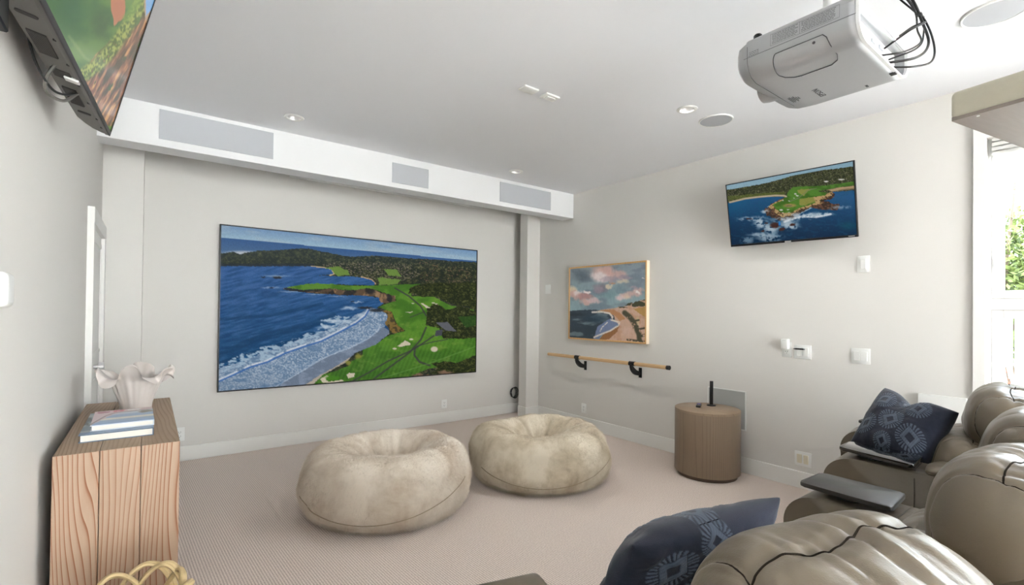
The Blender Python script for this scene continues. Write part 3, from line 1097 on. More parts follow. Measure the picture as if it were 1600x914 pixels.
def canvas_picture(px, py):
    X, Y = (px-885)*6.303, (py-400)*6.303
    p = Paint(X, Y)
    p.C[:] = (150, 164, 174)
    p.put(sst(100, 500, Y)*.7, (146, 176, 184))
    n1 = fbm(X*.008, Y*.014, 3, 3)
    p.put(sst(.45, .7, n1)*.5, (106, 118, 132))
    for a, b, rx, ry, c in ((170, 200, 120, 70, (98, 110, 120)), (700, 280, 160, 60, (122, 134, 144)), (380, 320, 90, 50, (142, 128, 136)), (470, 380, 120, 60, (128, 158, 164)), (560, 330, 80, 40, (124, 146, 156))):
        p.put(p.blob(a, b, rx, ry, .9, 24, .02)*.75, c)
    PK, WH, CR, LV = (222, 184, 176), (246, 234, 232), (236, 220, 190), (174, 156, 168)
    for a, b, rx, ry, c, k in ((400, 180, 120, 80, PK, 1), (370, 205, 90, 60, WH, 1), (430, 140, 60, 45, PK, .8), (570, 190, 60, 35, PK, .8), (600, 225, 70, 20, LV, .8), (580, 258, 60, 22, CR, .7), (450, 235, 80, 30, LV, .6), (450, 310, 40, 14, CR, .8), (490, 272, 30, 8, (200, 150, 120), .8),
                           (90, 345, 50, 40, CR, .9), (110, 385, 60, 40, PK, .9), (150, 370, 50, 25, WH, .9), (210, 400, 80, 36, (196, 150, 146), .9), (240, 358, 34, 12, WH, 1), (230, 460, 60, 30, PK, .9), (300, 445, 70, 30, (226, 200, 200), .9), (350, 330, 50, 40, LV, .6),
                           (570, 410, 60, 32, (226, 206, 204), 1), (640, 385, 70, 30, PK, .8), (730, 365, 50, 36, PK, .8), (732, 360, 22, 16, (240, 232, 228), 1), (620, 400, 40, 20, CR, .5), (700, 320, 50, 16, LV, .7), (780, 330, 30, 14, PK, .4), (790, 222, 20, 4, WH, .8)):
        p.put(p.blob(a, b, rx*1.2, ry*1.2, .55, 26, .025, int(a+b))*k, c)
    sea = p.inside([(50, 545), (180, 534), (330, 532), (390, 545), (500, 560), (520, 620), (440, 680), (380, 740), (310, 820), (50, 820)], 3, .05)
    p.put(sea, (58, 70, 82))
    p.put(sea*sst(.45, .62, fbm(X*.008, Y*.035, 41, 3))*.75, (124, 144, 154))
    p.put(sea*p.blob(130, 580, 120, 24, .7, 10)*.8, (44, 52, 64))
    p.put(sea*p.blob(330, 620, 140, 50, .7, 10)*.7, (40, 60, 76))
    sh = p.inside([(340, 700), (460, 620), (540, 640), (560, 670), (470, 740), (380, 780), (350, 830), (300, 830)], 6)
    p.put(sh, (118, 132, 168))
    land = p.inside([(320, 548), (400, 528), (480, 520), (560, 505), (640, 490), (700, 462), (760, 440), (830, 430), (830, 870), (350, 830), (400, 770), (480, 730), (560, 680), (520, 640), (500, 590), (440, 560)], 5, .05)
    p.put(land, (206, 172, 152))
    p.put(land*sst(.5, .65, fbm(X*.02, Y*.02, 44, 3))*.6, (192, 148, 120))
    p.put(land*p.inside([(370, 790), (480, 730), (560, 690), (540, 740), (480, 800), (430, 830), (350, 825)], 8), (150, 104, 66))
    p.put(land*p.inside([(330, 545), (420, 528), (500, 530), (560, 560), (620, 620), (560, 640), (510, 590), (440, 555)], 8)*.8, (184, 130, 84))
    p.put(land*p.inside([(690, 520), (820, 500), (820, 600), (760, 570)], 8), (186, 148, 88))
    p.put(land*p.blob(640, 740, 60, 50, .8, 10)*.7, (216, 186, 174))
    p.put(land*p.blob(740, 640, 20, 50, .7, 10)*.7, (206, 196, 150))
    for pts, w in (([(290, 556), (380, 552), (460, 566), (490, 600), (480, 630)], 9), ([(480, 630), (560, 655), (540, 690), (470, 735), (390, 765), (310, 800)], 8), ([(440, 655), (390, 700), (370, 740)], 5)):
        p.put(p.line(pts, w)*sst(.2, .4, fbm(X*.05, Y*.05, 46)), (226, 218, 210))
    GD = (74, 72, 54)
    for pts, w in (([(610, 560), (660, 600), (700, 650), (720, 700), (750, 760), (760, 830)], 24), ([(700, 640), (750, 630)], 9), ([(690, 700), (740, 690)], 9), ([(740, 720), (820, 705)], 9), ([(760, 790), (820, 770)], 12), ([(640, 820), (820, 840)], 10)):
        p.put(p.line(pts, w)*sst(.36, .46, fbm(X*.05, Y*.04, 47)+.08), GD)
    for poly in ([(680, 480), (720, 450), (760, 446), (820, 468), (820, 495), (680, 500)], [(610, 490), (650, 465), (690, 462), (670, 490)], [(750, 438), (820, 430), (820, 442)], [(545, 505), (600, 500), (640, 512), (560, 516)]):
        p.put(p.inside(poly, 8, .06), (66, 66, 46))
    p.C *= (1+(fbm(X*.12, Y*.04, 50)-.5)[..., None]*.10)
    return p.C


def field_picture(px, py):
    """Field, hedge and ploughed rows (ceiling-corner television)."""
    X, Y = px*3.556, py*3.556
    p = Paint(X, Y)
    p.C[:] = (66, 112, 56)
    p.put(sst(.4, .65, fbm(X*.006, Y*.01, 3, 4)), (98, 138, 62))
    p.put(p.blob(430, 60, 160, 130, .9, 20)*.6, (48, 98, 66))
    p.put(p.blob(470, 290, 130, 100, .9, 20)*.6, (112, 146, 84))
    p.put(p.blob(560, 130, 70, 110, .8, 20)*.6, (40, 74, 36))
    p.put(p.line([(380, 200), (470, 320), (520, 350)], 8)*.35, (170, 180, 120))
    soil = p.inside([(800, -600), (790, 60), (770, 130), (640, 200), (560, 270), (450, 400), (430, 700), (1400, 700), (1400, -600)], 8, .02)
    p.put(soil, (122, 82, 58))
    band = fbm((X*.88+Y*.47)*.09, (Y*.88-X*.47)*.012, 5, 4)
    p.put(soil*sst(.5, .62, band), (168, 116, 84))
    p.put(soil*sst(.62, .72, band), (206, 158, 96))
    p.put(soil*sst(.46, .36, band), (72, 66, 42))
    p.put(soil*sst(.3, .22, fbm((X*.88+Y*.47)*.05, (Y*.88-X*.47)*.02, 6, 3)), (60, 84, 44))
    hedge = p.line([(350, 480), (450, 420), (540, 360), (620, 270), (690, 170), (770, 40), (800, -200)], 36)
    hn = fbm(X*.10, Y*.10, 8, 4)
    p.put(hedge*sst(.3, .42, hn+.1), (78, 104, 38))
    p.put(hedge*sst(.46, .6, hn), (168, 178, 84))
    p.put(p.inside([(615, -300), (690, -300), (694, 60), (690, 95), (632, 140), (615, 60)], 6, .03), (190, 122, 86))
    p.put(p.line([(700, 100), (760, 20), (780, -200)], 22)*.6, (124, 164, 60))
    p.put(p.inside([(785, -300), (1000, -300), (870, 0), (810, 130), (800, 60)], 5), (176, 150, 120))
    p.put(p.inside([(805, -300), (1000, -300), (890, -20), (830, 60), (808, 90)], 5), (120, 170, 216))
    return p.C


M_scr = vcol_mat('screen_glow', emit=0.74, rough=0.5, spec=0.05)
M_scr2 = vcol_mat('screen_glow_gloss', emit=0.78, rough=0.15, spec=0.12)
M_canvas = vcol_mat('painted_canvas', rough=0.6, spec=0.3, bump=0.15, bscale=160)

# ---- large thin-framed wall screen on the back wall
big = thing('wall_screen', 'very large thin black-framed screen on the back wall showing a golf coast and surf', 'screen', (1.837, YB, 1.308))
Wb, Hb = 2.70, 1.486
bm = NB()
box(bm, -Wb/2+0.02, Wb/2-0.02, -0.028, -0.001, -Hb/2+0.02, Hb/2-0.02)
bobj('back_panel', bm, M_blackm, big)
bm = NB()
fwid = 0.011
for a in ((-Wb/2, Wb/2, Hb/2-fwid, Hb/2), (-Wb/2, Wb/2, -Hb/2, -Hb/2+fwid), (-Wb/2, -Wb/2+fwid, -Hb/2+fwid, Hb/2-fwid), (Wb/2-fwid, Wb/2, -Hb/2+fwid, Hb/2-fwid)):
    box(bm, a[0], a[1], -0.040, -0.012, a[2], a[3])
bobj('frame', bm, M_blackm, big)
s_ = picture('screen_panel', Wb-2*fwid, Hb-2*fwid, 440, 250, [(343.5, 352.5), (741, 392.5), (741, 579.5), (343.5, 610.5)], coast_picture, M_scr, big)
s_.location = (0, -0.036, 0)

# ---- right-hand television, tipped down on its bracket
sc = 0.725
TC = [Vector((v[0]*sc, v[1]*sc, CAM_H+(v[2]-CAM_H)*sc)) for v in ((5.118, 2.85, 2.748), (5.084, 1.613, 2.714), (5.239, 1.628, 2.035), (5.273, 2.864, 2.07))]
cen = sum(TC, Vector())/4
ex = ((TC[1]-TC[0])+(TC[2]-TC[3])).normalized()
ez = ((TC[0]-TC[3])+(TC[1]-TC[2])).normalized()
ey = ez.cross(ex).normalized()          # +Y local points away from the viewer (screen faces -Y)
ez = ex.cross(ey).normalized()
Wt = (TC[1]-TC[0]).length
Ht = (TC[0]-TC[3]).length
MW = Matrix(((ex.x, ey.x, ez.x, cen.x), (ex.y, ey.y, ez.y, cen.y), (ex.z, ey.z, ez.z, cen.z), (0, 0, 0, 1)))
tv = thing('television', 'wall-mounted television tipped down, high on the right wall, showing a rocky headland', 'television')
tv.matrix_world = MW
bm = NB()
box(bm, -Wt/2, Wt/2, 0.0, 0.016, -Ht/2, Ht/2, bev=0.002, seg=1)
box(bm, -Wt*.36, Wt*.36, 0.014, 0.058, -Ht/2+0.02, Ht*0.22, bev=0.012, seg=2)
bobj('casing', bm, M_black, tv)
bm = NB()
bz = 0.007
for a in ((-Wt/2, Wt/2, Ht/2-bz, Ht/2), (-Wt/2, Wt/2, -Ht/2, -Ht/2+0.016), (-Wt/2, -Wt/2+bz, -Ht/2, Ht/2), (Wt/2-bz, Wt/2, -Ht/2, Ht/2)):
    box(bm, a[0], a[1], -0.004, 0.001, a[2], a[3])
bobj('bezel', bm, M_blackm, tv)
s_ = picture('screen_panel', Wt-2*bz, Ht-0.023, 240, 140, [(1135.2, 290), (1333.6, 251.5), (1339.8, 367.5), (1142.8, 382.5)], point_picture, M_scr2, tv)
s_.location = (0, -0.0015, 0.0045)
bm = NB()
box(bm, -0.022, 0.022, -0.007, -0.003, -Ht/2-0.004, -Ht/2+0.012, bev=0.001, seg=1)
bobj('badge', bm, mat('badge_grey', (190, 190, 190), 0.4), tv)
bm = NB()
box(bm, Wt/2-0.055, Wt/2-0.018, -0.006, -0.0035, -Ht/2+0.006, -Ht/2+0.011)
bobj('badge', bm, MATS['badge_grey'], tv)
MWi = MW.inverted()
bm = NB()
box(bm, -0.13, 0.13, 0.056, 0.062, -0.12, 0.10)
p1 = MWi @ Vector((XR-0.012, cen.y, cen.z+0.01))
tube(bm, [(0, 0.05, 0), (p1.x*.5, p1.y*.5, p1.z*.5), p1], 0.02, 8)
bobj('bracket_arm', bm, M_blackm, tv)
bm = NB()
box(bm, XR-0.012, XR-0.001, cen.y-0.11, cen.y+0.11, cen.z-0.09, cen.z+0.11, M=MWi)
bobj('wall_plate', bm, M_blackm, tv)

# ---- left television, close overhead, on a swing arm
P0 = Vector((-0.128, 2.30, 1.931))
dd = Vector((0.06795, 0.99769, 0)).normalized()
nn = Vector((dd.y, -dd.x, 0))
TA = math.radians(13.0)
ee = (nn*math.sin(TA)+Vector((0, 0, 1))*math.cos(TA)).normalized()
Wl, Hl = 1.12, 0.64
ex, ez = dd, ee                      # screen seen from +n side: local x must run so that -Y faces the room
ey = ez.cross(ex).normalized()
facing = -ey
cenl = P0-dd*(Wl/2)+ee*(Hl/2)
MW = Matrix(((ex.x, ey.x, ez.x, cenl.x), (ex.y, ey.y, ez.y, cenl.y), (ex.z, ey.z, ez.z, cenl.z), (0, 0, 0, 1)))
tl = thing('television', 'large television hung overhead at the left wall, vented grey underside, green field on screen', 'television')
tl.matrix_world = MW
MWl = MW.inverted()
bm = NB()
box(bm, -Wl/2, Wl/2, 0.0, 0.012, -Hl/2, Hl/2, bev=0.003, seg=2)
bobj('front_frame', bm, M_tvback, tl)
# back cover: full-depth belly that slopes off towards the ends
bm = NB()
prof = [(-Wl/2+0.004, 0.010), (-Wl/2+0.03, 0.055), (-Wl/2+0.09, 0.074), (Wl/2-0.115, 0.074), (Wl/2-0.11, 0.070), (Wl/2-0.06, 0.061), (Wl/2-0.022, 0.044), (Wl/2-0.002, 0.020), (Wl/2-0.002, 0.010)]
prism(bm, prof, -Hl/2+0.002, Hl/2-0.03, 'xy', bev=0.002, seg=1)
bobj('back_cover', bm, M_tvback, tl)
bm = NB()
bzl = 0.006
for a in ((-Wl/2, Wl/2, Hl/2-bzl, Hl/2), (-Wl/2, Wl/2, -Hl/2, -Hl/2+0.014), (-Wl/2, -Wl/2+bzl, -Hl/2, Hl/2), (Wl/2-bzl, Wl/2, -Hl/2, Hl/2)):
    box(bm, a[0], a[1], -0.004, 0.0, a[2], a[3])
bobj('bezel', bm, M_blackm, tl)


def proj_px(P):
    d = Vector(P)-Vector((0, 0, CAM_H))
    w = d.dot(fw)
    return (800+FPX*d.dot(rt)/w, CYP-FPX*d.dot(up)/w)


# picture content laid out on the sheet itself; the quad is where its own corners fall
qd = [proj_px(MW @ Vector(c)) for c in ((-Wl/2+bzl, 0, Hl/2-bzl), (Wl/2-bzl, 0, Hl/2-bzl), (Wl/2-bzl, 0, -Hl/2+0.014), (-Wl/2+bzl, 0, -Hl/2+0.014))]
s_ = picture('screen_panel', Wl-2*bzl, Hl-bzl-0.014, 260, 150, qd, field_picture, M_scr2, tl)
s_.location = (0, -0.0012, 0.004)
# underside details: speaker grilles, slots, socket bay
zb = -Hl/2
zv = zb+0.0005
xe = Wl/2
for (x0, x1, y0, y1) in ((xe-0.397, xe-0.264, 0.028, 0.060), (xe-0.739, xe-0.617, 0.026, 0.062)):
    g = NB()
    box(g, x0, x1, y0, y1, zb-0.0008, zb+0.004)
    go = bobj('speaker_vent', g, M_vent, tl)
    g = NB()
    k = x0+0.004
    while k < x1-0.002:
        box(g, k, k+0.0025, y0, y1, zb-0.0022, zb-0.0006)
        k += 0.006
    go2 = bobj('vent_slats', g, mat('slat_dark', (58, 55, 51), 0.6), go)
    go2['kind'] = 'stuff'
for (xc, y0, y1) in ((xe-0.19, 0.024, 0.057), (xe-0.826, 0.022, 0.060)):
    g = NB()
    pl = arc(xc, y1-0.006, 0.007, 0, 180, 6)+arc(xc, y0+0.006, 0.007, 180, 360, 6)
    prism(g, pl, zb-0.001, zb+0.003, 'xy')
    bobj('screw_slot', g, M_vent, tl)
g = NB()
box(g, xe-0.53, xe-0.475, 0.020, 0.060, zb-0.0008, zb+0.003)
so = bobj('socket_bay', g, M_vent, tl)
g = NB()
box(g, xe-0.505, xe-0.480, 0.004, 0.036, zb-0.006, zb+0.002, bev=0.002, seg=1)
bobj('streaming_stick', g, M_white, so)
g = NB()
for x in (xe-0.08, xe-0.17, xe-0.32, xe-0.46, xe-0.60, xe-0.74):
    g = NB()
    box(g, x, x+0.006, 0.008, 0.014, zb-0.0012, zb+0.002)
    bobj('moulded_mark', g, M_vent, tl)
g = NB()
g = NB()
tube(g, [MWl @ Vector(v) for v in spline([(-0.235, 1.52, 2.06), (-0.245, 1.60, 1.99), (-0.242, 1.70, 1.93), (-0.225, 1.80, 1.90), (-0.205, 1.86, 1.905), (-0.18, 1.93, 1.94)], 6)], 0.0035, 6)
tube(g, [MWl @ Vector(v) for v in spline([(-0.27, 1.46, 2.02), (-0.245, 1.52, 2.0), (-0.22, 1.58, 1.985), (-0.20, 1.64, 1.99)], 6)], 0.003, 6)
bobj('cable', g, M_black, tl)
g = NB()
tube(g, [MWl @ Vector(v) for v in spline([(-0.20, 1.75, 1.96), (-0.225, 1.77, 1.92), (-0.232, 1.80, 1.885), (-0.205, 1.87, 1.89), (-0.18, 1.93, 1.94)], 6)], 0.0045, 6)
bobj('cable', g, M_tvback, tl)
g = NB()
q = Vector((-0.175, 1.66, 2.20))
box(g, XL, XL+0.05, 1.26, 1.389, 1.852, 2.55, M=MWl, bev=0.003, seg=1)
box(g, XL+0.035, -0.15, 1.38, 1.41, 2.16, 2.20, M=MWl)
box(g, XL+0.035, -0.15, 1.38, 1.41, 2.40, 2.44, M=MWl)
bobj('wall_bracket', g, M_blackm, tl)
g = NB()
box(g, -0.2, -0.185, 1.55, 1.62, 1.985, 2.02, M=MWl)
for zz in (1.985, 2.005):
    box(g, -0.222, -0.2, 1.56, 1.57, zz, zz+0.008, M=MWl)
bobj('power_plug', g, M_black, tl)

# ---- framed canvas on the right wall
pw, ph = 1.10, 0.825
paint_t = thing('framed_painting', 'light wood framed painting of pink clouds over a beach, above the barre rail', 'painting', (XR, 3.527, 1.413), -PI/2)
# local x -> world -Y, local -Y faces the room (-X)
bm = NB()
D = 0.045
prof_w = 0.016
for a in ((-pw/2, pw/2, ph/2-prof_w, ph/2), (-pw/2, pw/2, -ph/2, -ph/2+prof_w), (-pw/2, -pw/2+prof_w, -ph/2+prof_w, ph/2-prof_w), (pw/2-prof_w, pw/2, -ph/2+prof_w, ph/2-prof_w)):
    box(bm, a[0], a[1], -D, 0, a[2], a[3], bev=0.001, seg=1)
fo = bobj('frame', bm, M_frame, paint_t)
bm = NB()
box(bm, pw/2-0.0005, pw/2+0.0012, -D+0.001, 0, -ph/2, ph/2)
bobj('frame_edge', bm, M_frame_side, paint_t)['label'] = 'pale wood outer edge'
s_ = picture('canvas', pw-2*prof_w+0.004, ph-2*prof_w+0.004, 200, 150, [(895, 421), (1014.5, 410.5), (1014.5, 534.5), (895, 527.5)], canvas_picture, M_canvas, paint_t)
s_.location = (0, -D+0.008, 0)


# ------------------------------------------------------------------ fittings on soffit and ceiling
def grille(label, x0, x1, z0, z1, group=None):
    t = thing('speaker_grille', label, 'speaker grille', ((x0+x1)/2, YS, (z0+z1)/2))
    w, h = (x1-x0)/2, (z1-z0)/2
    bm = NB()
    box(bm, -w+.004, w-.004, -0.004, -0.0005, -h+.004, h-.004)
    bobj('cloth_panel', bm, M_grille, t)
    bm = NB()
    for a in ((-w, w, h-.004, h), (-w, w, -h, -h+.004), (-w, -w+.004, -h+.004, h-.004), (w-.004, w, -h+.004, h-.004)):
        box(bm, a[0], a[1], -0.005, 0, a[2], a[3])
    bobj('rim', bm, M_grille, t)


grille('long grey cloth speaker grille at the left end of the white soffit', 0.036, 0.743, 2.455, 2.656)
grille('small nearly square grey grille in the middle of the white soffit', 1.708, 2.062, 2.445, 2.621)
grille('long grey cloth speaker grille at the right end of the white soffit', 2.884, 3.583, 2.448, 2.651)

M_bulb = mat('frosted_bulb', (236, 236, 232), 0.3)
M_bulb.node_tree.nodes['Principled BSDF'].inputs['Emission Color'].default_value = (1, 0.96, 0.9, 1)
M_bulb.node_tree.nodes['Principled BSDF'].inputs['Emission Strength'].default_value = 1.5


def downlight(x, y, w, cone):
    l = bpy.data.lights.new('downlight_lamp', 'SPOT')
    l.energy = w
    l.spot_size = math.radians(cone)
    l.spot_blend = 1.0
    l.shadow_soft_size = 0.07
    l.color = (1.0, 0.965, 0.93)
    o = bpy.data.objects.new('downlight_lamp', l)
    o.location = (x, y, ZC-0.012)
    COL.objects.link(o)


for (x, y), lb in zip(DL, ('round recessed downlight nearest the left grille of the soffit', 'small round recessed downlight near the soffit above the right grille', 'round recessed downlight beside the round ceiling speaker')):
    t = thing('recessed_downlight', lb, 'ceiling light', (x, y, ZC))
    bm = NB()
    lathe(bm, [(0.046, 0.0), (0.046, -0.004), (0.050, -0.006), (0.066, -0.003), (0.068, 0.0)], 40)
    bobj('trim_ring', bm, M_white, t)
    bm = NB()
    lathe(bm, [(0.047, -0.001), (0.044, 0.012), (0.036, 0.03), (0.022, 0.044), (0.0, 0.05)], 40)
    bobj('reflector', bm, M_chrome, t)
    bm = NB()
    lathe(bm, [(0.0, 0.022), (0.012, 0.024), (0.017, 0.032), (0.012, 0.042), (0.0, 0.046)], 32)
    bobj('bulb', bm, M_bulb, t)
    downlight(x, y, 36 if y < 3 else (16 if x < 2 else 40), 160 if y < 3 else 112)
for x, y, r, lb in ((3.206, 1.862, 0.112, 'round white-rimmed ceiling speaker near the projector and downlight'), (3.04, 0.42, 0.115, 'round ceiling speaker cut off at the upper right edge of the picture')):
    t = thing('ceiling_speaker', lb, 'speaker', (x, y, ZC))
    bm = NB()
    lathe(bm, [(r-.006, 0), (r-.006, -.008), (r, -.009), (r+.003, -.006), (r+.003, 0)], 48)
    bobj('rim', bm, M_white, t)
    bm = NB()
    lathe(bm, [(0, -.007), (r*.5, -.007), (r-.006, -.006), (r-.006, -0.001), (0, -0.001)], 48)
    bobj('grille_disc', bm, M_grille, t)
for k, (x, y, lb) in enumerate(((1.857, 2.316, 'plain white rectangular plate on the ceiling, left of its pair'), (2.028, 2.312, 'white ceiling plate with a raised centre insert, right of its pair'))):
    t = thing('ceiling_plate', lb, 'ceiling plate', (x, y, ZC), group='small plates on the ceiling')
    bm = NB()
    box(bm, -0.056, 0.056, -0.036, 0.036, -0.012, 0, bev=0.004, seg=2)
    bobj('plate', bm, M_white, t)
    if k:
        bm = NB()
        box(bm, -0.034, 0.034, -0.017, 0.017, -0.018, -0.011, bev=0.002, seg=1)
        bobj('insert', bm, M_white, t)

# retracted projection screen bar behind the fascia
t = thing('screen_housing', 'slim cream screen bar peeking out under the soffit', 'screen housing', (2.0, 4.62, 2.51))
bm = NB()
box(bm, -1.05, 1.05, -0.05, 0.05, 0.0, 0.12, bev=0.01)
bobj('case', bm, M_trim, t)
bm = NB()
box(bm, -1.02, 1.035, -0.018, 0.0, -0.028, -0.012, bev=0.004)
box(bm, -1.0, 1.0, -0.010, -0.007, -0.014, 0.002)
bobj('bottom_bar', bm, M_trim, t)
for x in (-0.9, 0.9):
    bm = NB()
    box(bm, x-.02, x+.02, -0.02, 0.02, 0.12, ZC-2.51)
    bobj('hanger', bm, M_white, t)


# ------------------------------------------------------------------ plates on the walls
def wall_plate(name, label, cat, y, z, w, h, gangs, kind, on='right', x=None, M2=None, group=None):
    if on == 'right':
        t = thing(name, label, cat, (XR, y, z), -PI/2, group)
    elif on == 'left':
        t = thing(name, label, cat, (XL, y, z), PI/2, group)
    else:
        t = thing(name, label, cat, (x, YB, z), 0, group)
    bm = NB()
    box(bm, -w/2, w/2, -0.006, 0, -h/2, h/2, bev=0.0025, seg=2)
    bobj('plate', bm, M_white, t)
    for g in range(gangs):
        cx = (g-(gangs-1)/2)*0.046
        if kind == 'outlet':
            bm = NB()
            box(bm, cx-.017, cx+.017, -0.008, -0.005, -0.033, 0.033, bev=0.001, seg=1)
            f = bobj('receptacle', bm, M2 or M_white, t)
            bm = NB()
            for zz in (0.017, -0.017):
                box(bm, cx-.008, cx-.0055, -0.0086, -0.0075, zz-.003, zz+.006)
                box(bm, cx+.0055, cx+.008, -0.0086, -0.0075, zz-.003, zz+.006)
                cyl(bm, (cx, -0.0086, zz-.010), (cx, -0.0075, zz-.010), .0024, seg=10)
            o = bobj('slots', bm, M_vent, f)
            o['kind'] = 'stuff'
        elif kind == 'switch':
            bm = NB()
            vs = box(bm, cx-.0165, cx+.0165, -0.012, -0.004, -0.033, 0.033, bev=0.0015, seg=1)
            bmesh.ops.rotate(bm, cent=(cx, -.006, 0), matrix=Matrix.Rotation(math.radians(3.5), 3, 'X'), verts=vs)
            bobj('rocker', bm, M2 or M_white, t)
        elif kind == 'blank':
            bm = NB()
            for zz in (-h*.38, h*.38):
                cyl(bm, (cx, -0.0072, zz), (cx, -0.0055, zz), .003, seg=12)
            o = bobj('screws', bm, M_white, t)
            o['kind'] = 'stuff'
    return t


wall_plate('light_switch', 'single white switch plate below the right-hand television', 'switch', 1.192, 1.659, 0.074, 0.115, 1, 'switch')
wall_plate('light_switch', 'double white rocker switch plate, rightmost on the right wall', 'switch', 1.206, 1.022, 0.112, 0.108, 2, 'switch')
o1 = wall_plate('wall_outlet', 'white outlet with a white adapter plugged in, left of the switch with a black tool', 'outlet', 1.690, 1.036, 0.070, 0.115, 1, 'outlet')
a_ = thing('plug_adapter', 'small white box adapter plugged into the upper half of an outlet', 'adapter', (XR-0.009, 1.690, 1.036), -PI/2)
bm = NB()
box(bm, -0.025, 0.025, -0.042, 0, 0.004, 0.082, bev=0.005, seg=3)
bobj('body', bm, M_white, a_)
bm = NB()
box(bm, -0.012, 0.012, -0.044, -0.0425+0.001, 0.07, 0.072)
bobj('seam', bm, M_grille, a_)
o2 = wall_plate('light_switch', 'double white plate with a black clip lying across its two switches', 'switch', 1.577, 1.024, 0.118, 0.106, 2, 'switch')
bm = NB()
box(bm, -0.046, 0.012, -0.024, -0.013, 0.016, 0.028, bev=0.003)
cyl(bm, (-0.046, -0.0185, 0.022), (-0.058, -0.0185, 0.022), .005, .003, seg=12)
box(bm, 0.010, 0.020, -0.022, -0.010, 0.019, 0.024)
o_ = bobj('black_clip', bm, M_black, o2)
o_['label'] = 'small black clip'
wall_plate('wall_outlet', 'low double white plate with ivory inserts just left of the recliners', 'outlet', 1.571, 0.221, 0.116, 0.108, 2, 'switch', M2=M_ivory)
wall_plate('wall_outlet', 'low white plate on the right wall under the barre rail', 'outlet', 3.853, 0.222, 0.076, 0.108, 1, 'outlet')
wall_plate('light_switch', 'pale plate on the right wall between the column and the painting', 'switch', 4.488, 1.589, 0.095, 0.112, 1, 'blank')
wall_plate('wall_outlet', 'white outlet low on the back wall beside the wooden console', 'outlet', 0, 0.230, 0.072, 0.115, 1, 'outlet', on='back', x=0.222)
wall_plate('wall_outlet', 'tiny white outlet low on the back wall right of the big screen', 'outlet', 0, 0.218, 0.072, 0.100, 1, 'outlet', on='back', x=2.772)
# thermostat on the left wall
th = wall_plate('wall_thermostat', 'white thermostat with a bulging cover on the left wall', 'thermostat', 1.605, 1.338, 0.13, 0.076, 1, 'none', on='left')
bm = NB()
box(bm, -0.085, -0.006, -0.034, -0.006, -0.040, 0.040, bev=0.013, seg=4)
bobj('cover', bm, M_white, th)
bm = NB()
box(bm, 0.000, 0.026, -0.0075, -0.005, -0.015, 0.022, bev=0.0008, seg=1)
bobj('display', bm, mat('lcd_grey', (168, 162, 150), 0.3), th)
bm = NB()
cyl(bm, (0.045, -0.009, -0.025), (0.045, -0.005, -0.025), 0.004, seg=12)
bobj('button', bm, M_white, th)

# in-wall speaker behind the drum table
t = thing('wall_speaker', 'square grey in-wall speaker grille behind the drum table', 'speaker', (XR, 2.173, 0.505), -PI/2)
w, h = 0.17, 0.162
bm = NB()
for a in ((-w, w, h-.008, h), (-w, w, -h, -h+.008), (-w, -w+.008, -h+.008, h-.008), (w-.008, w, -h+.008, h-.008)):
    box(bm, a[0], a[1], -0.010, 0, a[2], a[3])
bobj('rim', bm, M_white, t)
bm = NB()
box(bm, -w+.008, w-.008, -0.007, -0.0005, -h+.008, h-.008)
bobj('grille_panel', bm, M_grille_w, t)

# ------------------------------------------------------------------ barre rail
t = thing('barre_rail', 'round light-oak ballet barre on two black wall brackets under the painting', 'rail', (XR, 3.49, 0.806))
bm = NB()
cyl(bm, (-0.13, 0.833, 0), (-0.13, -0.815, 0), 0.0185, seg=28)
bobj('rail', bm, M_oak, t)
bm = NB()
cyl(bm, (-0.13, -0.812, 0), (-0.13, -0.842, 0), 0.0205, seg=28)
bobj('end_cap', bm, M_black, t)
for y in (0.345, -0.415):
    bm = NB()
    cyl(bm, (-0.13, y+.034, 0), (-0.13, y-.034, 0), 0.0225, seg=28)
    pts = spline([(-0.148, y, -0.004), (-0.135, y, -0.045), (-0.09, y, -0.085), (-0.04, y, -0.102), (-0.006, y, -0.104)], 6)
    n = len(pts)
    A = []
    for i, p in enumerate(pts):
        d_ = (pts[min(i+1, n-1)]-pts[max(i-1, 0)]).normalized()
        nrm = Vector((-d_.z, 0, d_.x))
        wd = 0.011+0.013*math.sin(PI*i/(n-1))
        A.append(((p+nrm*wd), (p-nrm*wd)))
    poly = [(a.x, a.z) for a, b in A]+[(b.x, b.z) for a, b in A[::-1]]
    prism(bm, poly, y-0.011, y+0.011, 'xz', bev=0.002, seg=1)
    arm_ = bobj('bracket', bm, M_blackm, t)
    bm = NB()
    box(bm, -0.009, 0, y-0.018, y+0.018, -0.148, -0.048, bev=0.002, seg=1)
    pl = bobj('wall_flange', bm, M_blackm, arm_)

# coil of black cable hanging by the column
bm = NB()
rnd = random.Random(3)
for k in range(5):
    pts = []
    for i in range(26):
        a = 2*PI*i/26
        r1, r2 = 0.042+0.006*rnd.random()+0.003*k, 0.060+0.003*k
        pts.append((r1*math.cos(a+.3*k)+0.004*k, -0.008-0.0065*k, r2*math.sin(a+.3*k)))
    tube(bm, pts, 0.0034, 6, closed=True)
tag(bobj('cable_coil', bm, M_black, smooth=60), 'small coil of black cable hanging on the back wall by the column', 'cable').location = (3.775, YB-0.002, 0.262)

# ------------------------------------------------------------------ projector hung upside down
pj = thing('ceiling_projector', 'silver-white projector hung upside down from the ceiling on a white pole', 'projector', (2.03, 0.555, 2.187))
hw = 0.255         # half width in x
# section (x, z): z=0 is the lowest face (the projector's own top)


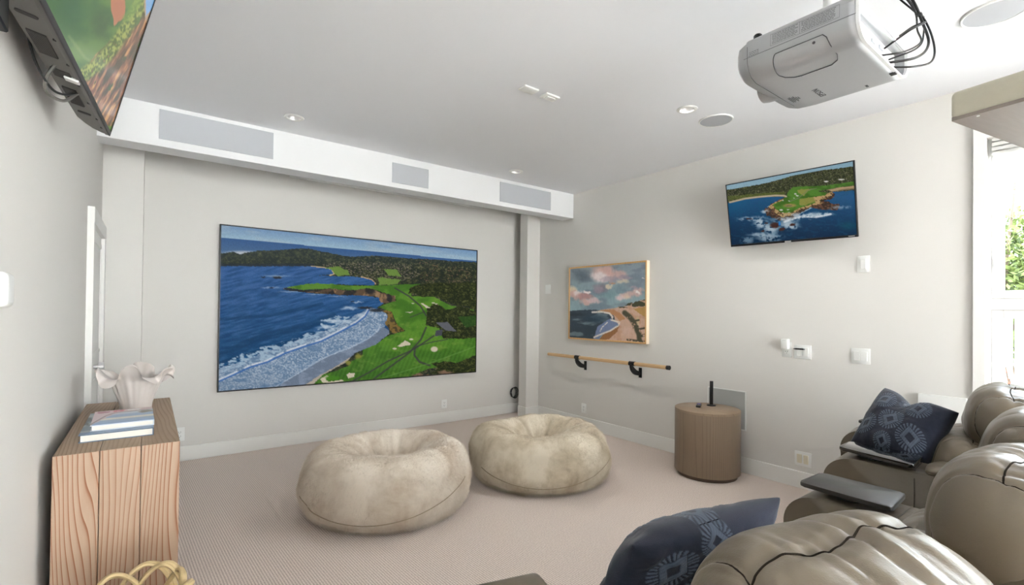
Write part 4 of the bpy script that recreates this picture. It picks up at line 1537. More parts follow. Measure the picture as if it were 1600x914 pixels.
def psec(s=1.0, zt=0.135, lean=0.0):
    pts = []
    pts += [(-hw*s, zt), (-hw*s, 0.062)]
    pts += [(-hw*s+0.075*(1-math.cos(math.radians(a))), 0.062-0.062*math.sin(math.radians(a))) for a in (15, 30, 45, 60, 75, 90)]
    pts += [(hw*s-0.075*(1-math.cos(math.radians(a))), 0.062-0.062*math.sin(math.radians(a))) for a in (90, 75, 60, 45, 30, 15)]
    pts += [(hw*s, 0.062), (hw*s, zt)]
    return pts


stations = [(0.0, 1.0, 0.115, 0.0), (0.03, 1.0, 0.118, 0.0), (0.20, 1.0, 0.128, 0.0), (0.30, 1.0, 0.13, 0.0), (0.36, 0.985, 0.128, 0.004), (0.392, 0.93, 0.118, 0.014), (0.412, 0.82, 0.10, 0.03)]
bm = NB()
rings = []
for y, s_c, zt, lift in stations:
    rings.append([bm.verts.new((x, y, lift+z*(1-lift*4))) for x, z in psec(s_c, zt)])
n = len(rings[0])
for A, B_ in zip(rings, rings[1:]):
    for i in range(n):
        j = (i+1) % n
        bm.faces.new((A[i], A[j], B_[j], B_[i]))
bm.faces.new(rings[-1])
sh = bobj('shell', bm, M_proj, pj, smooth=40)
sm = sh.modifiers.new('wall', 'SOLIDIFY')
sm.thickness = 0.005
sm.offset = -1
# white rear rim and recessed connector panel
bm = NB()
o_p, i_p = psec(1.004, 0.118), psec(0.975, 0.112)
i_p = [(x, max(z, 0.0)+0.006 if z < 0.05 else z) for x, z in i_p]
for y0, y1 in ((-0.004, 0.006),):
    A = [bm.verts.new((x, y0, z-.0006)) for x, z in o_p]
    B_ = [bm.verts.new((x, y0, z)) for x, z in i_p]
    C_ = [bm.verts.new((x, y1, z-.0006)) for x, z in o_p]
    D_ = [bm.verts.new((x, y1, z)) for x, z in i_p]
    m_ = len(A)
    for i in range(m_):
        j = (i+1) % m_
        bm.faces.new((A[i], B_[i], B_[j], A[j]))
        bm.faces.new((A[i], A[j], C_[j], C_[i]))
        bm.faces.new((B_[i], D_[i], D_[j], B_[j]))
        bm.faces.new((C_[i], C_[j], D_[j], D_[i]))
bobj('rear_rim', bm, M_projw, pj)
bm = NB()
prism(bm, [(x*.97, z*.94+.004) for x, z in psec(0.98, 0.118)], 0.035, 0.045, 'xz')
rp_ = bobj('connector_panel', bm, M_projw, pj)
bm = NB()
for x, z, w_, h_ in ((-0.04, 0.055, 0.05, 0.02), (0.04, 0.05, 0.04, 0.018), (0.11, 0.055, 0.03, 0.03), (0.17, 0.05, 0.03, 0.02), (0.0, 0.085, 0.03, 0.012), (0.08, 0.088, 0.04, 0.012)):
    box(bm, x-w_/2, x+w_/2, 0.030, 0.036, z-h_/2, z+h_/2)
o_ = bobj('sockets', bm, M_grille, rp_)
o_['kind'] = 'stuff'
bm = NB()
box(bm, -hw+0.015, hw-0.015, 0.01, 0.37, 0.116, 0.150, bev=0.012, seg=3)
bobj('base_cover', bm, M_proj, pj)
# lens barrel at the front
bm = NB()
lathe(bm, [(0.0, 0.015), (0.042, 0.015), (0.045, 0.024), (0.050, 0.02), (0.054, 0.0), (0.056, -0.06)], 40)
bmesh.ops.rotate(bm, cent=(0, 0, 0), matrix=Matrix.Rotation(-PI/2, 3, 'X'), verts=bm.verts[:])
bmesh.ops.translate(bm, vec=(0.03, 0.410, 0.060), verts=bm.verts[:])
bobj('lens_ring', bm, M_proj, pj)
bm = NB()
lathe(bm, [(0, 0.02), (0.02, 0.017), (0.043, 0.004)], 32)
bmesh.ops.rotate(bm, cent=(0, 0, 0), matrix=Matrix.Rotation(-PI/2, 3, 'X'), verts=bm.verts[:])
bmesh.ops.translate(bm, vec=(0.03, 0.412, 0.060), verts=bm.verts[:])
bobj('lens', bm, M_gloss, pj)
for x in (-0.19,):
    bm = NB()
    lathe(bm, [(0, 0.034), (0.012, 0.034), (0.015, 0.03), (0.015, 0.022), (0.008, 0.02), (0.008, 0.0)], 24, (x, 0.345, 0.148))
    bobj('foot_knob', bm, M_black, pj)
# hatch outline, seams, screw, label texts on the shell
zs = -0.0012


def shell_pt(u, y):
    """u = distance along the section from the bottom-left bend; negative climbs the left flank."""
    if u >= 0:
        return (-hw+0.075+u, y, zs)
    arc_l = 0.107
    if u > -arc_l:
        a = math.radians(90+u/arc_l*90)
        return (-hw+0.075*(1-math.cos(a))-0.0008*math.cos(a), y, 0.062-0.062*math.sin(a)-0.0012*math.sin(a))
    return (-hw-0.0012, y, 0.062+(-u-arc_l))


bm = NB()
hat = []
for k in range(13):
    hat.append((-0.092, 0.10+0.15*k/12))
for k in range(1, 9):
    a = PI/2*k/8
    hat.append((-0.092+0.10*(1-math.cos(a))*.9, 0.25+0.02*math.sin(a)))
hat += [(0.03, 0.262), (0.055, 0.24), (0.062, 0.22), (0.062, 0.12), (0.04, 0.095), (0.0, 0.082), (-0.05, 0.085), (-0.08, 0.09)]
tube(bm, [shell_pt(u, y) for u, y in hat], 0.0016, 5, closed=True)
bobj('lamp_hatch_seam', bm, M_print, sh)
bm = NB()
tube(bm, [shell_pt(-0.118, 0.005+0.40*k/10) for k in range(10)], 0.0008, 5)
bobj('side_seam', bm, M_print, sh)
bm = NB()
tube(bm, [shell_pt(-0.16+0.03*k, 0.352) for k in range(17)], 0.0009, 5)
bobj('front_seam', bm, M_print, sh)
bm = NB()
cyl(bm, shell_pt(-0.078, 0.128), Vector(shell_pt(-0.078, 0.128))+Vector((-.002, 0, -.002)), 0.0045, seg=14)
bobj('screw', bm, M_print, sh)
bm = NB()
box(bm, hw-0.14, hw-0.115, 0.0, 0.018, -0.003, 0.004, bev=0.001, seg=1)
bobj('cable_clip', bm, M_vent, sh)
# warning label printed on the left flank: rules and frame of tiny print
bm = NB()
rnd = random.Random(9)
fl = -hw-0.0009
for (y0, y1) in ((0.055, 0.165), (0.175, 0.262)):
    for r in range(7):
        z = 0.120-r*0.0052
        y = y0+rnd.uniform(0, .012)
        while y < y1-0.004:
            l_ = rnd.uniform(0.004, 0.014)
            box(bm, fl, fl+0.0004, y, min(y+l_, y1), z-0.0013, z+0.0003)
            y += l_+0.0016
for y0 in (0.31,):
    for r in range(3):
        y = y0
        while y < 0.345:
            l_ = rnd.uniform(0.003, 0.008)
            box(bm, fl, fl+0.0004, y, y+l_, 0.089-r*.006, 0.0906-r*.006)
            y += l_+0.002
o_ = bobj('fine_print', bm, M_print, sh)
o_['kind'] = 'stuff'
bm = NB()
for a in ((0.05, 0.268, 0.1235, 0.1241), (0.05, 0.268, 0.0825, 0.0831), (0.05, 0.0506, 0.0825, 0.1241), (0.2674, 0.268, 0.0825, 0.1241), (0.170, 0.1706, 0.0825, 0.1241)):
    box(bm, fl, fl+0.0004, a[0], a[1], a[2], a[3])
o_ = bobj('label_frame', bm, M_print, sh)
o_['kind'] = 'stuff'
bm = NB()
for r in range(6):
    wd = (0.05, 0.06, 0.045, 0.055, 0.03, 0.02)[r]
    x = 0.04-wd/2
    while x < 0.04+wd/2:
        l_ = rnd.uniform(0.003, 0.009)
        box(bm, x+.03, x+l_+.03, 0.335-r*.0062, 0.3375-r*.0062, -0.0008, 0.0)
        x += l_+0.0016
o_ = bobj('fine_print', bm, M_print, sh)
o_['kind'] = 'stuff'


def text(name, s, size, M4, m, parent, ext=0.0004, shear=0.0):
    cu = bpy.data.curves.new(name, 'FONT')
    cu.body = s
    cu.size = size
    cu.extrude = ext
    cu.align_x = 'CENTER'
    cu.align_y = 'CENTER'
    cu.shear = shear
    tmp = bpy.data.objects.new('tmp', cu)
    COL.objects.link(tmp)
    dg = bpy.context.evaluated_depsgraph_get()
    me = bpy.data.meshes.new_from_object(tmp.evaluated_get(dg))
    bpy.data.objects.remove(tmp)
    me.transform(M4)
    o = link(name, me, m, parent, smooth=0)
    return o


# lettering reads from the far (front) side, so it is upside down from here
MT = Matrix(((-1, 0, 0, 0.085), (0, 1, 0, 0.235), (0, 0, -1, -0.0010), (0, 0, 0, 1)))
text('lettering', 'EPSON', 0.030, MT @ Matrix.Rotation(PI, 4, 'Z') @ Matrix.Scale(1, 4) @ Matrix.Rotation(PI, 4, 'Z'), M_print, sh)
text('small_lettering', 'UHE', 0.012, Matrix(((-1, 0, 0, 0.165), (0, 1, 0, 0.10), (0, 0, -1, -0.0010), (0, 0, 0, 1))), M_print, sh)
# pole and ceiling plate
bm = NB()
cyl(bm, (0.175, 0.225, 0.15), (0.175, 0.225, ZC-2.187), 0.030, seg=28)
bobj('pole', bm, M_white, pj)
bm = NB()
lathe(bm, [(0, 0), (0.075, 0), (0.075, -0.008), (0.03, -0.016), (0, -0.016)], 36, (0.175, 0.225, ZC-2.187))
bobj('ceiling_flange', bm, M_white, pj)
bm = NB()
box(bm, 0.10, 0.25, 0.14, 0.31, 0.148, 0.162)
bobj('mount_plate', bm, M_white, pj)
# cables at the rear
cb = [
    ([(0.12, 0.034, 0.10), (0.115, -0.04, 0.13), (0.18, -0.07, 0.17), (0.20, -0.03, 0.18), (0.17, 0.0, 0.15)], .0035),
    ([(0.05, 0.034, 0.05), (0.10, -0.03, 0.055), (0.17, -0.06, 0.10), (0.215, -0.04, 0.17), (0.22, -0.03, 0.25), (0.18, 0.02, 0.35), (0.17, 0.1, ZC-2.204)], .003),
    ([(0.12, 0.034, 0.045), (0.17, -0.05, 0.05), (0.225, -0.07, 0.11), (0.235, -0.05, 0.20), (0.21, -0.02, 0.30), (0.19, 0.05, 0.40), (0.18, 0.1, ZC-2.204)], .0045),
    ([(0.15, 0.034, 0.04), (0.20, -0.04, 0.03), (0.27, -0.07, 0.06), (0.30, -0.07, 0.13), (0.27, -0.05, 0.22), (0.22, 0.0, 0.32), (0.2, 0.08, ZC-2.204)], .0035),
    ([(0.17, 0.034, 0.075), (0.21, -0.04, 0.10), (0.25, -0.05, 0.16), (0.25, -0.04, 0.23), (0.20, 0.03, 0.34), (0.19, 0.09, ZC-2.204)], .003),
]
for pts, r in cb:
    bm = NB()
    tube(bm, spline(pts, 8), r, 8)
    bobj('cable', bm, M_black, pj)
bm = NB()
box(bm, 0.214, 0.232, -0.052, -0.036, 0.225, 0.230)
cyl(bm, (0.232, -0.05, 0.226), (0.252, -0.052, 0.226), 0.0012, seg=6)
bobj('cable_tie', bm, M_black, pj)

# ------------------------------------------------------------------ slab jutting in at the upper right
c0 = Vector((1.628, 0.308, 1.80))
dA = Vector((-0.19, -0.98, 0)).normalized()
dB = Vector((0.98, -0.19, 0)).normalized()
hs = thing('hanging_shelf', 'beige painted slab with rounded corner and brown underside, jutting in at upper right', 'shelf')
MS = Matrix(((dB.x, -dA.x, 0, c0.x), (dB.y, -dA.y, 0, c0.y), (0, 0, 1, c0.z), (0, 0, 0, 1)))
hs.matrix_world = MS
bm = NB()
box(bm, 0, 0.75, -0.62, 0, 0.004, 0.0745, bev=0.013, seg=4)
bobj('slab', bm, M_slab, hs)
bm = NB()
box(bm, 0.003, 0.747, -0.617, -0.003, 0.0, 0.010)
bobj('underside_board', bm, M_slabu, hs)
bm = NB()
cyl(bm, (0.016, -0.05, 0.0), (0.016, -0.05, -0.0015), 0.003, seg=12)
bobj('screw_head', bm, M_chrome, hs)
for x, y in ((0.55, -0.15), (0.55, -0.5), (0.1, -0.55)):
    bm = NB()
    cyl(bm, (x, y, 0.07), (x, y, ZC-1.80), 0.006, seg=12)
    bobj('hanging_rod', bm, M_blackm, hs)


# ------------------------------------------------------------------ wooden console
KX0, KX1, KY0, KY1, KZ = -0.252, 0.100, 2.205, 3.315, 0.80
ko = Vector(((KX0+KX1)/2, (KY0+KY1)/2, 0))
con = thing('console_table', 'pale washed-wood waterfall console of three wide planks against the left wall', 'console table', ko)
seams = [KX0, KX0+0.121, KX0+0.236, KX1]
th_ = 0.045
for a, b in zip(seams, seams[1:]):
    a2, b2 = a-ko.x+(0.0 if a == KX0 else 0.0010), b-ko.x-(0.0 if b == KX1 else 0.0010)
    h = (KY1-KY0)/2
    # top plank, mitred at both ends
    bm = NB()
    prism(bm, [(-h, KZ), (h, KZ), (h-th_, KZ-th_), (-h+th_, KZ-th_)], a2, b2, 'yz', bev=0.0016, seg=1)
    bobj('plank', bm, M_pine_top, con, smooth=20)
    for sgn in (-1, 1):
        bm = NB()
        prism(bm, [(sgn*h, KZ), (sgn*h, 0.0), (sgn*(h-th_), 0.0), (sgn*(h-th_), KZ-th_)], a2, b2, 'yz', bev=0.0016, seg=1)
        bobj('plank', bm, M_pine, con, smooth=20)
hx = (KX1-KX0)/2
bm = NB()
box(bm, -hx+0.015, hx-0.03, -h+th_, h-th_, 0.10, KZ-th_)
bobj('carcass', bm, M_pine, con)
for k in range(2):
    bm = NB()
    y0 = -h+th_+0.004+k*(h-th_)
    box(bm, hx-0.03, hx-0.006, y0, y0+(h-th_)-0.008, 0.105, KZ-th_-0.004, bev=0.002, seg=1)
    dr = bobj('door', bm, M_pine, con)
    bm = NB()
    yk = (y0+(h-th_)-0.05) if k == 0 else y0+0.04
    cyl(bm, (hx-0.008, yk, 0.45), (hx+0.014, yk, 0.45), 0.011, seg=20)
    bobj('knob', bm, M_blackm, dr)


def book(name, label, cx, cy, z, w, d_, h, rz, fn, M_cov):
    """Book lying flat; cover print on top; fore-edge towards -Y, spine at +X."""
    t = thing(name, label, 'book', (cx, cy, z), rz, 'books on the console')
    bm = NB()
    box(bm, -w/2, w/2, -d_/2, d_/2, 0, 0.003)
    box(bm, -w/2, w/2, -d_/2, d_/2, h-0.003, h)
    box(bm, w/2-0.003, w/2, -d_/2, d_/2, 0.003, h-0.003)
    bobj('cover', bm, M_cov, t)
    bm = NB()
    box(bm, -w/2+0.005, w/2-0.004, -d_/2+0.004, d_/2-0.004, 0.003, h-0.003)
    bobj('pages', bm, M_paper, t)
    s_ = picture('cover_print', w, d_, 70, 70, [(0, 0), (1, 0), (1, 1), (0, 1)], fn, M_canvas2, t)
    s_.rotation_euler = (-PI/2, 0, 0)
    s_.location = (0, 0, h+0.0004)
    return t


M_canvas2 = vcol_mat('cover_print_gloss', rough=0.3, spec=0.5)


def cover_a(u, v):
    p = Paint(u*100, v*100)
    p.C[:] = (196, 206, 216)
    p.put(sst(30, 45, p.Y), (150, 178, 206))
    p.put(sst(56, 60, p.Y)*(1-sst(70, 74, p.Y)), (222, 220, 212))
    p.put(sst(84, 90, p.Y), (140, 174, 210))
    p.put(p.inside([(-5, -5), (105, -5), (105, 16), (50, 20), (30, 34), (0, 100), (-5, 100)], 3, .1), (206, 184, 188))
    p.put(p.inside([(4, 4), (26, 4), (24, 16), (6, 18)], 3, .2), (170, 96, 116))
    p.put(p.inside([(34, 3), (52, 4), (48, 12), (30, 14)], 3, .2), (196, 74, 100))
    p.put(p.inside([(54, 3), (80, 3), (76, 14), (56, 14)], 2, .2), (226, 224, 224))
    p.put(p.blob(88, 30, 14, 10, .5, 6, .1), (110, 104, 92))
    p.put(p.line([(0, 92), (20, 40), (34, 22), (100, 18)], 1.5), (120, 104, 110))
    return p.C


def cover_b(u, v):
    p = Paint(u*100, v*100)
    p.C[:] = (96, 122, 140)
    p.put(sst(.4, .6, fbm(p.X*.05, p.Y*.1, 5)), (150, 162, 164))
    p.put(sst(.55, .65, fbm(p.X*.08, p.Y*.08, 9)), (58, 70, 76))
    p.put(sst(88, 92, p.Y), (84, 120, 160))
    return p.C


book('coffee_table_book', 'large book with slate-blue cover, bottom one of the stack on the console', -0.090, 2.60, KZ, 0.222, 0.46, 0.029, 0.0, cover_b, mat('cover_slate', (84, 104, 122), 0.4))
book('coffee_table_book', 'book with pink and pale-blue cover, on top of the stack on the console', -0.078, 2.575, KZ+0.0295, 0.196, 0.31, 0.022, 0.02, cover_a, mat('cover_pale', (196, 204, 212), 0.4))

# ruffled vase
nu_, nv_ = 220, 46
th = np.linspace(0, 2*PI, nu_, endpoint=False)[None, :]
sv = np.linspace(0, 1, nv_)[:, None]
ph_ = 0.9
flute = 0.0028*np.sin(13*th+2*np.sin(th*2))+0.0016*np.sin(23*th)
ruf = np.sin(6*th+ph_+0.9*np.sin(2*th+1))
ruf2 = np.sin(11*th+1.3+0.8*np.sin(3*th))
lobe = 1+0.35*np.sin(th*2+0.4)
body = np.clip(sv/0.58, 0, 1)
rim = np.clip((sv-0.58)/0.42, 0, 1)
r_out = 0.058+0.040*body**1.3+flute*body+rim**1.1*(0.042+0.016*ruf*lobe+0.006*ruf2)
z_out = 0.118*body+0.010+rim*0.050-rim**2*(0.030-0.034*np.sin(6*th+ph_+1.3+0.9*np.sin(2*th+1))*lobe)+rim**2*0.008*ruf2
z_out = z_out-0.010*(1-np.clip(sv*14, 0, 1))
tw = th+rim**1.4*0.09*np.sin(12*th+2*ph_+1.8*np.sin(2*th+1))
Px = np.stack([r_out*np.cos(tw), r_out*np.sin(tw), z_out+0*th], -1)
thk = 0.0055
r_in = r_out-thk*(1-0.3*rim)
z_in = np.maximum(z_out+thk*.7*rim, 0.012+0*th)
Pi = np.stack([r_in*np.cos(tw), r_in*np.sin(tw), z_in], -1)[::-1]
bot = np.zeros((1, nu_, 3))
bot[..., 2] = 0.0
bin_ = np.zeros((1, nu_, 3))
bin_[..., 2] = 0.014
vase = grid_mesh('ruffled_vase', np.concatenate([bot, Px, Pi, bin_], 0), M_ceramic, wrap_u=True, smooth=80)
tag(vase, 'chalky white ceramic vase with a wavy ruffled rim, standing on the console', 'vase')
vase.location = (-0.045, 3.02, KZ)
vase.rotation_euler = (0, 0, 0.5)
vase.scale = (1.08, 1.08, 1.16)

# wicker basket in front of the console: loops woven round a rim, body below
bk = thing('wicker_basket', 'round basket of pale woven rattan loops on the floor before the console', 'basket', (-0.015, 1.80, 0))
rnd = random.Random(12)
bm = NB()
for r_ in range(15):
    z = 0.02+r_*0.026
    R = 0.105+0.028*math.sin(PI*min(z/0.5, 1))
    pts = [((R+0.006*math.sin(12*2*PI*i/72+(r_ % 2)*PI))*math.cos(2*PI*i/72), (R+0.006*math.sin(12*2*PI*i/72+(r_ % 2)*PI))*math.sin(2*PI*i/72), z) for i in range(72)]
    tube(bm, pts, 0.010, 6, closed=True)
lathe(bm, [(0, 0.005), (0.105, 0.005), (0.11, 0.02), (0, 0.02)], 32)
o_ = bobj('woven_body', bm, M_wicker, bk, smooth=60)
for k in range(9):
    a0 = 2*PI*k/9+rnd.uniform(-.1, .1)
    span = rnd.uniform(1.5, 1.9)
    pts = []
    hgt = rnd.uniform(0.09, 0.115)
    for i in range(7):
        u = i/6
        a = a0+span*u
        R = 0.122+0.012*math.sin(PI*u)*(1 if k % 2 else -1)
        pts.append((R*math.cos(a), R*math.sin(a), 0.385+hgt*math.sin(PI*u)**0.8))
    sp_ = spline(pts, 6)
    for j in range(3):
        bm = NB()
        off = (j-1)*0.011
        q = []
        for i, p in enumerate(sp_):
            u = i/(len(sp_)-1)
            sc_ = 1+off*4*(0.6+0.4*math.sin(PI*u+k))
            q.append((p.x*sc_, p.y*sc_, p.z-abs(off)*.3+off*.3*math.sin(5*u+k)))
        tube(bm, q, 0.0062, 6)
        bobj('rattan_loop', bm, M_wicker, bk, smooth=60)

# ------------------------------------------------------------------ drum table and what stands on it
DX, DY, DR, DH = 3.655, 2.180, 0.2505, 0.535
dt = thing('drum_table', 'round grey-brown wood-veneer drum side table against the right wall', 'side table', (DX, DY, 0))
bm = NB()
lathe(bm, [(0.0, DH-0.0005), (DR-0.003, DH-0.0005), (DR, DH-0.003), (DR, DH-0.020)], 96)
bobj('top', bm, wood_mat('drum_top', (150, 130, 108), (118, 98, 78), axis='y', across='x', freq=26, warp=9, line=0.4), dt, smooth=40)
bm = NB()
lathe(bm, [(DR, DH-0.020), (DR, 0.034), (DR-0.003, 0.030), (0.0, 0.030)], 96)
bobj('drum_wall', bm, M_drum, dt, smooth=40)
bm = NB()
lathe(bm, [(DR-0.022, 0.032), (DR-0.022, 0.0), (0, 0.0)], 64)
bobj('plinth', bm, mat('plinth_dark', (82, 64, 50), 0.5), dt, smooth=40)

rc = thing('remote_control', 'small black remote control with a purple key, lying on the drum table', 'remote', (3.66, 2.26, DH), math.radians(118))
bm = NB()
box(bm, -0.019, 0.019, -0.062, 0.062, 0, 0.015, bev=0.006, seg=3)
bobj('body', bm, M_black, rc)
bm = NB()
box(bm, -0.013, 0.013, -0.040, -0.015, 0.0145, 0.0175, bev=0.002, seg=1)
bobj('key_pad', bm, mat('purple_key', (88, 70, 170), 0.4), rc)
for i in range(2):
    for j in range(5):
        bm = NB()
        cyl(bm, (-0.008+0.016*i, -0.004+0.013*j, 0.0145), (-0.008+0.016*i, -0.004+0.013*j, 0.0168), 0.0035, seg=12)
        bobj('key', bm, mat('key_grey', (70, 70, 74), 0.5), rc)
aq = thing('stick_antenna', 'tall thin black stick antenna on a disc foot, on the drum table', 'antenna', (3.775, 2.215, DH), math.radians(30))
bm = NB()
lathe(bm, [(0, 0.011), (0.020, 0.011), (0.034, 0.009), (0.036, 0.005), (0.036, 0), (0, 0)], 40)
bobj('foot', bm, M_black, aq)
bm = NB()
vs = box(bm, -0.016, 0.016, -0.014, 0.014, 0.008, 0.205, bev=0.003, seg=2)
bmesh.ops.rotate(bm, cent=(0, 0, 0), matrix=Matrix.Rotation(math.radians(3.2), 3, 'Y'), verts=vs)
bobj('mast', bm, M_black, aq)
bm = NB()
tube(bm, spline([(0.03, 0.0, 0.005), (0.055, 0.01, 0.003), (0.075, -0.01, 0.003), (0.09, 0.0, 0.003)], 5), 0.002, 6)
bobj('cable', bm, M_black, aq)


# ------------------------------------------------------------------ fur bean bags
def fur_mat(name, a, b, c):
    m = bpy.data.materials.new(name)
    m.use_nodes = True
    n = m.node_tree.nodes
    L = m.node_tree.links
    bs = n['Principled BSDF']
    bs.inputs['Roughness'].default_value = 0.75
    bs.inputs['Specular IOR Level'].default_value = 0.2
    bs.inputs['Sheen Weight'].default_value = 0.3
    t = n.new('ShaderNodeTexCoord')
    z = n.new('ShaderNodeTexNoise')
    z.inputs['Scale'].default_value = 4.2
    z.inputs['Detail'].default_value = 6
    z.inputs['Roughness'].default_value = 0.62
    z.inputs['Distortion'].default_value = 0.25
    L.new(t.outputs['Object'], z.inputs[0])
    r = n.new('ShaderNodeValToRGB')
    e = r.color_ramp.elements
    e[0].position = 0.30
    e[0].color = s2l(c)
    e[1].position = 0.60
    e[1].color = s2l(a)
    x = e.new(0.46)
    x.color = s2l(b)
    L.new(z.outputs['Fac'], r.inputs[0])
    L.new(r.outputs[0], bs.inputs['Base Color'])
    return m


def beanbag(label, x, y, R, H, seed, m, hole, folds, dent=0.0, seam_z=0.30, rz=0.0):
    NU, NV = 200, 90
    th = np.linspace(0, 2*PI, NU, endpoint=False)
    keys = [(0, 0.0), (.45, 0.0), (.74, .010), (.88, .07), (.965, .20), (1.0, .42), (.985, .62), (.94, .80), (.86, .93), (.74, 1.0), (.62, .985), (.50, .91), (.38, .79), (.27, .64), (.17, .50), (.08, .40), (0, .37)]
    sp_ = spline([(a, 0, b) for a, b in keys], 7)
    d = np.array([[p.x, p.z] for p in sp_])
    L_ = np.concatenate([[0], np.cumsum(np.hypot(*np.diff(d, axis=0).T))])
    s = np.linspace(0, L_[-1], NV)
    rr = np.maximum(np.interp(s, L_, d[:, 0]), 0)
    zz = np.maximum(np.interp(s, L_, d[:, 1]), 0)
    sn = s/L_[-1]
    rr[0] = rr[-1] = 0
    TH, RR = np.meshgrid(th, rr)
    _, ZZ = np.meshgrid(th, zz)
    _, SN = np.meshgrid(th, sn)
    hx, hy = hole
    inner = sst(.55, .98, SN)
    # lumps
    cx, cy_ = np.cos(TH), np.sin(TH)
    lum = fbm(cx*1.6+5+seed, cy_*1.6+SN*3.5, seed, 3)-.5
    lum2 = fbm(cx*4+seed, cy_*4+SN*9, seed+7, 3)-.5
    up_ = sst(.28, .45, SN)
    rad = RR*R*(1+0.10*lum*up_+0.035*lum2*up_)
    z = ZZ*H*(1+0.16*lum*up_+0.05*lum2*up_)
    # pleats radiating from the hollow
    pl = np.zeros_like(TH)
    for (a, w, dep) in folds:
        dlt = (TH-a-0.25*(1-SN)+PI) % (2*PI)-PI
        wd = w*(1+1.0*(1-SN))
        pl += dep*np.exp(-(dlt/wd)**2)
    z -= pl*inner*sst(0, .35, RR)*(1-sst(.60, .95, RR)*.75)
    pinch = fbm(cx*9+seed, cy_*9+TH*0, seed+3, 2)-.5
    z += 0.022*pinch*inner*sst(0.05, .3, RR)
    # seam running round the body
    sl = 0.30+0.04*np.sin(TH+seed)
    sq = np.exp(-((SN-sl)/.010)**2)
    rad -= sq*0.012
    if dent:
        dn = np.exp(-(((TH-3.9+PI) % (2*PI)-PI)/.5)**2)*np.exp(-((SN-.52)/.10)**2)
        z -= dn*dent
        rad -= dn*dent*.6
    X = rad*np.cos(TH)+hx*inner
    Y = rad*np.sin(TH)+hy*inner
    P = np.stack([X, Y, np.maximum(z, 0)], -1)
    t = thing('fur_beanbag', label, 'bean bag', (x, y, 0), rz, 'fur bean bags on the carpet')
    o = grid_mesh('cushion', P, m, t, wrap_u=True, smooth=180)
    # stitched seam lying in the fur
    pts = []
    for k in range(int(NU*0.50), int(NU*0.86)):
        sl_ = (0.46-0.10*math.sin((k/NU-0.50)/0.36*PI+0.3))*(NV-1)
        i0 = int(sl_)
        q = P[i0, k]*(1-sl_+i0)+P[i0+1, k]*(sl_-i0)
        r_ = math.hypot(q[0], q[1])
        pts.append(Vector((q[0]*(1+.011/r_), q[1]*(1+.011/r_), max(q[2], 0.02))))
    bm = NB()
    tube(bm, pts, 0.0026, 6)
    bobj('seam', bm, mat('fur_seam', (178, 160, 134), 0.9), t)
    # weight hair away from the underside
    vg = o.vertex_groups.new(name='fur')
    co = np.empty(len(o.data.vertices)*3)
    o.data.vertices.foreach_get('co', co)
    co = co.reshape(-1, 3)
    for w_, sel in ((1.0, np.where(co[:, 2] > 0.012)[0]),):
        vg.add([int(i) for i in sel], w_, 'REPLACE')
    pm = o.modifiers.new('fur', 'PARTICLE_SYSTEM')
    ps = pm.particle_system
    ps.vertex_group_density = 'fur'
    ps.seed = seed
    st = ps.settings
    st.type = 'HAIR'
    st.count = 22000
    st.hair_step = 3
    st.display_step = 2
    st.render_step = 3
    st.emit_from = 'FACE'
    st.use_emit_random = True
    st.use_even_distribution = True
    st.hair_length = 0.018
    st.normal_factor = 0.0034
    st.factor_random = 0.0022
    st.object_align_factor = (0.0, 0.0, -0.0022)
    st.brownian_factor = 0.001
    st.child_type = 'INTERPOLATED'
    st.rendered_child_count = 7
    st.child_percent = 0
    st.clump_factor = 0.25
    st.roughness_1 = 0.012
    st.roughness_1_size = 0.4
    st.roughness_2 = 0.006
    st.root_radius = 0.45
    st.tip_radius = 0.10
    st.radius_scale = 0.001
    st.material = 1
    return t


M_fur1 = fur_mat('cream_fur', (240, 229, 214), (222, 208, 190), (196, 174, 150))
M_fur2 = fur_mat('olive_cream_fur', (234, 223, 204), (212, 198, 174), (172, 155, 128))
beanbag('cream faux-fur bean bag with a deep round hollow, nearer of the two on the carpet', 1.30, 3.085, 0.545, 0.415, 3, M_fur1, (0.05, 0.03),
        [(0.2, .10, .03), (0.9, .08, .05), (1.7, .07, .06), (2.3, .08, .05), (2.9, .10, .04), (3.7, .12, .03), (4.5, .10, .02), (5.4, .12, .035)], 0.0)
beanbag('mottled cream faux-fur bean bag with a slumped rim, farther one near the corner', 2.515, 2.945, 0.548, 0.392, 8, M_fur2, (0.06, 0.10),
        [(0.5, .09, .05), (1.3, .07, .07), (1.9, .07, .07), (2.4, .06, .06), (3.1, .10, .06), (3.9, .16, .03), (5.0, .12, .03), (5.9, .10, .05)], 0.045)


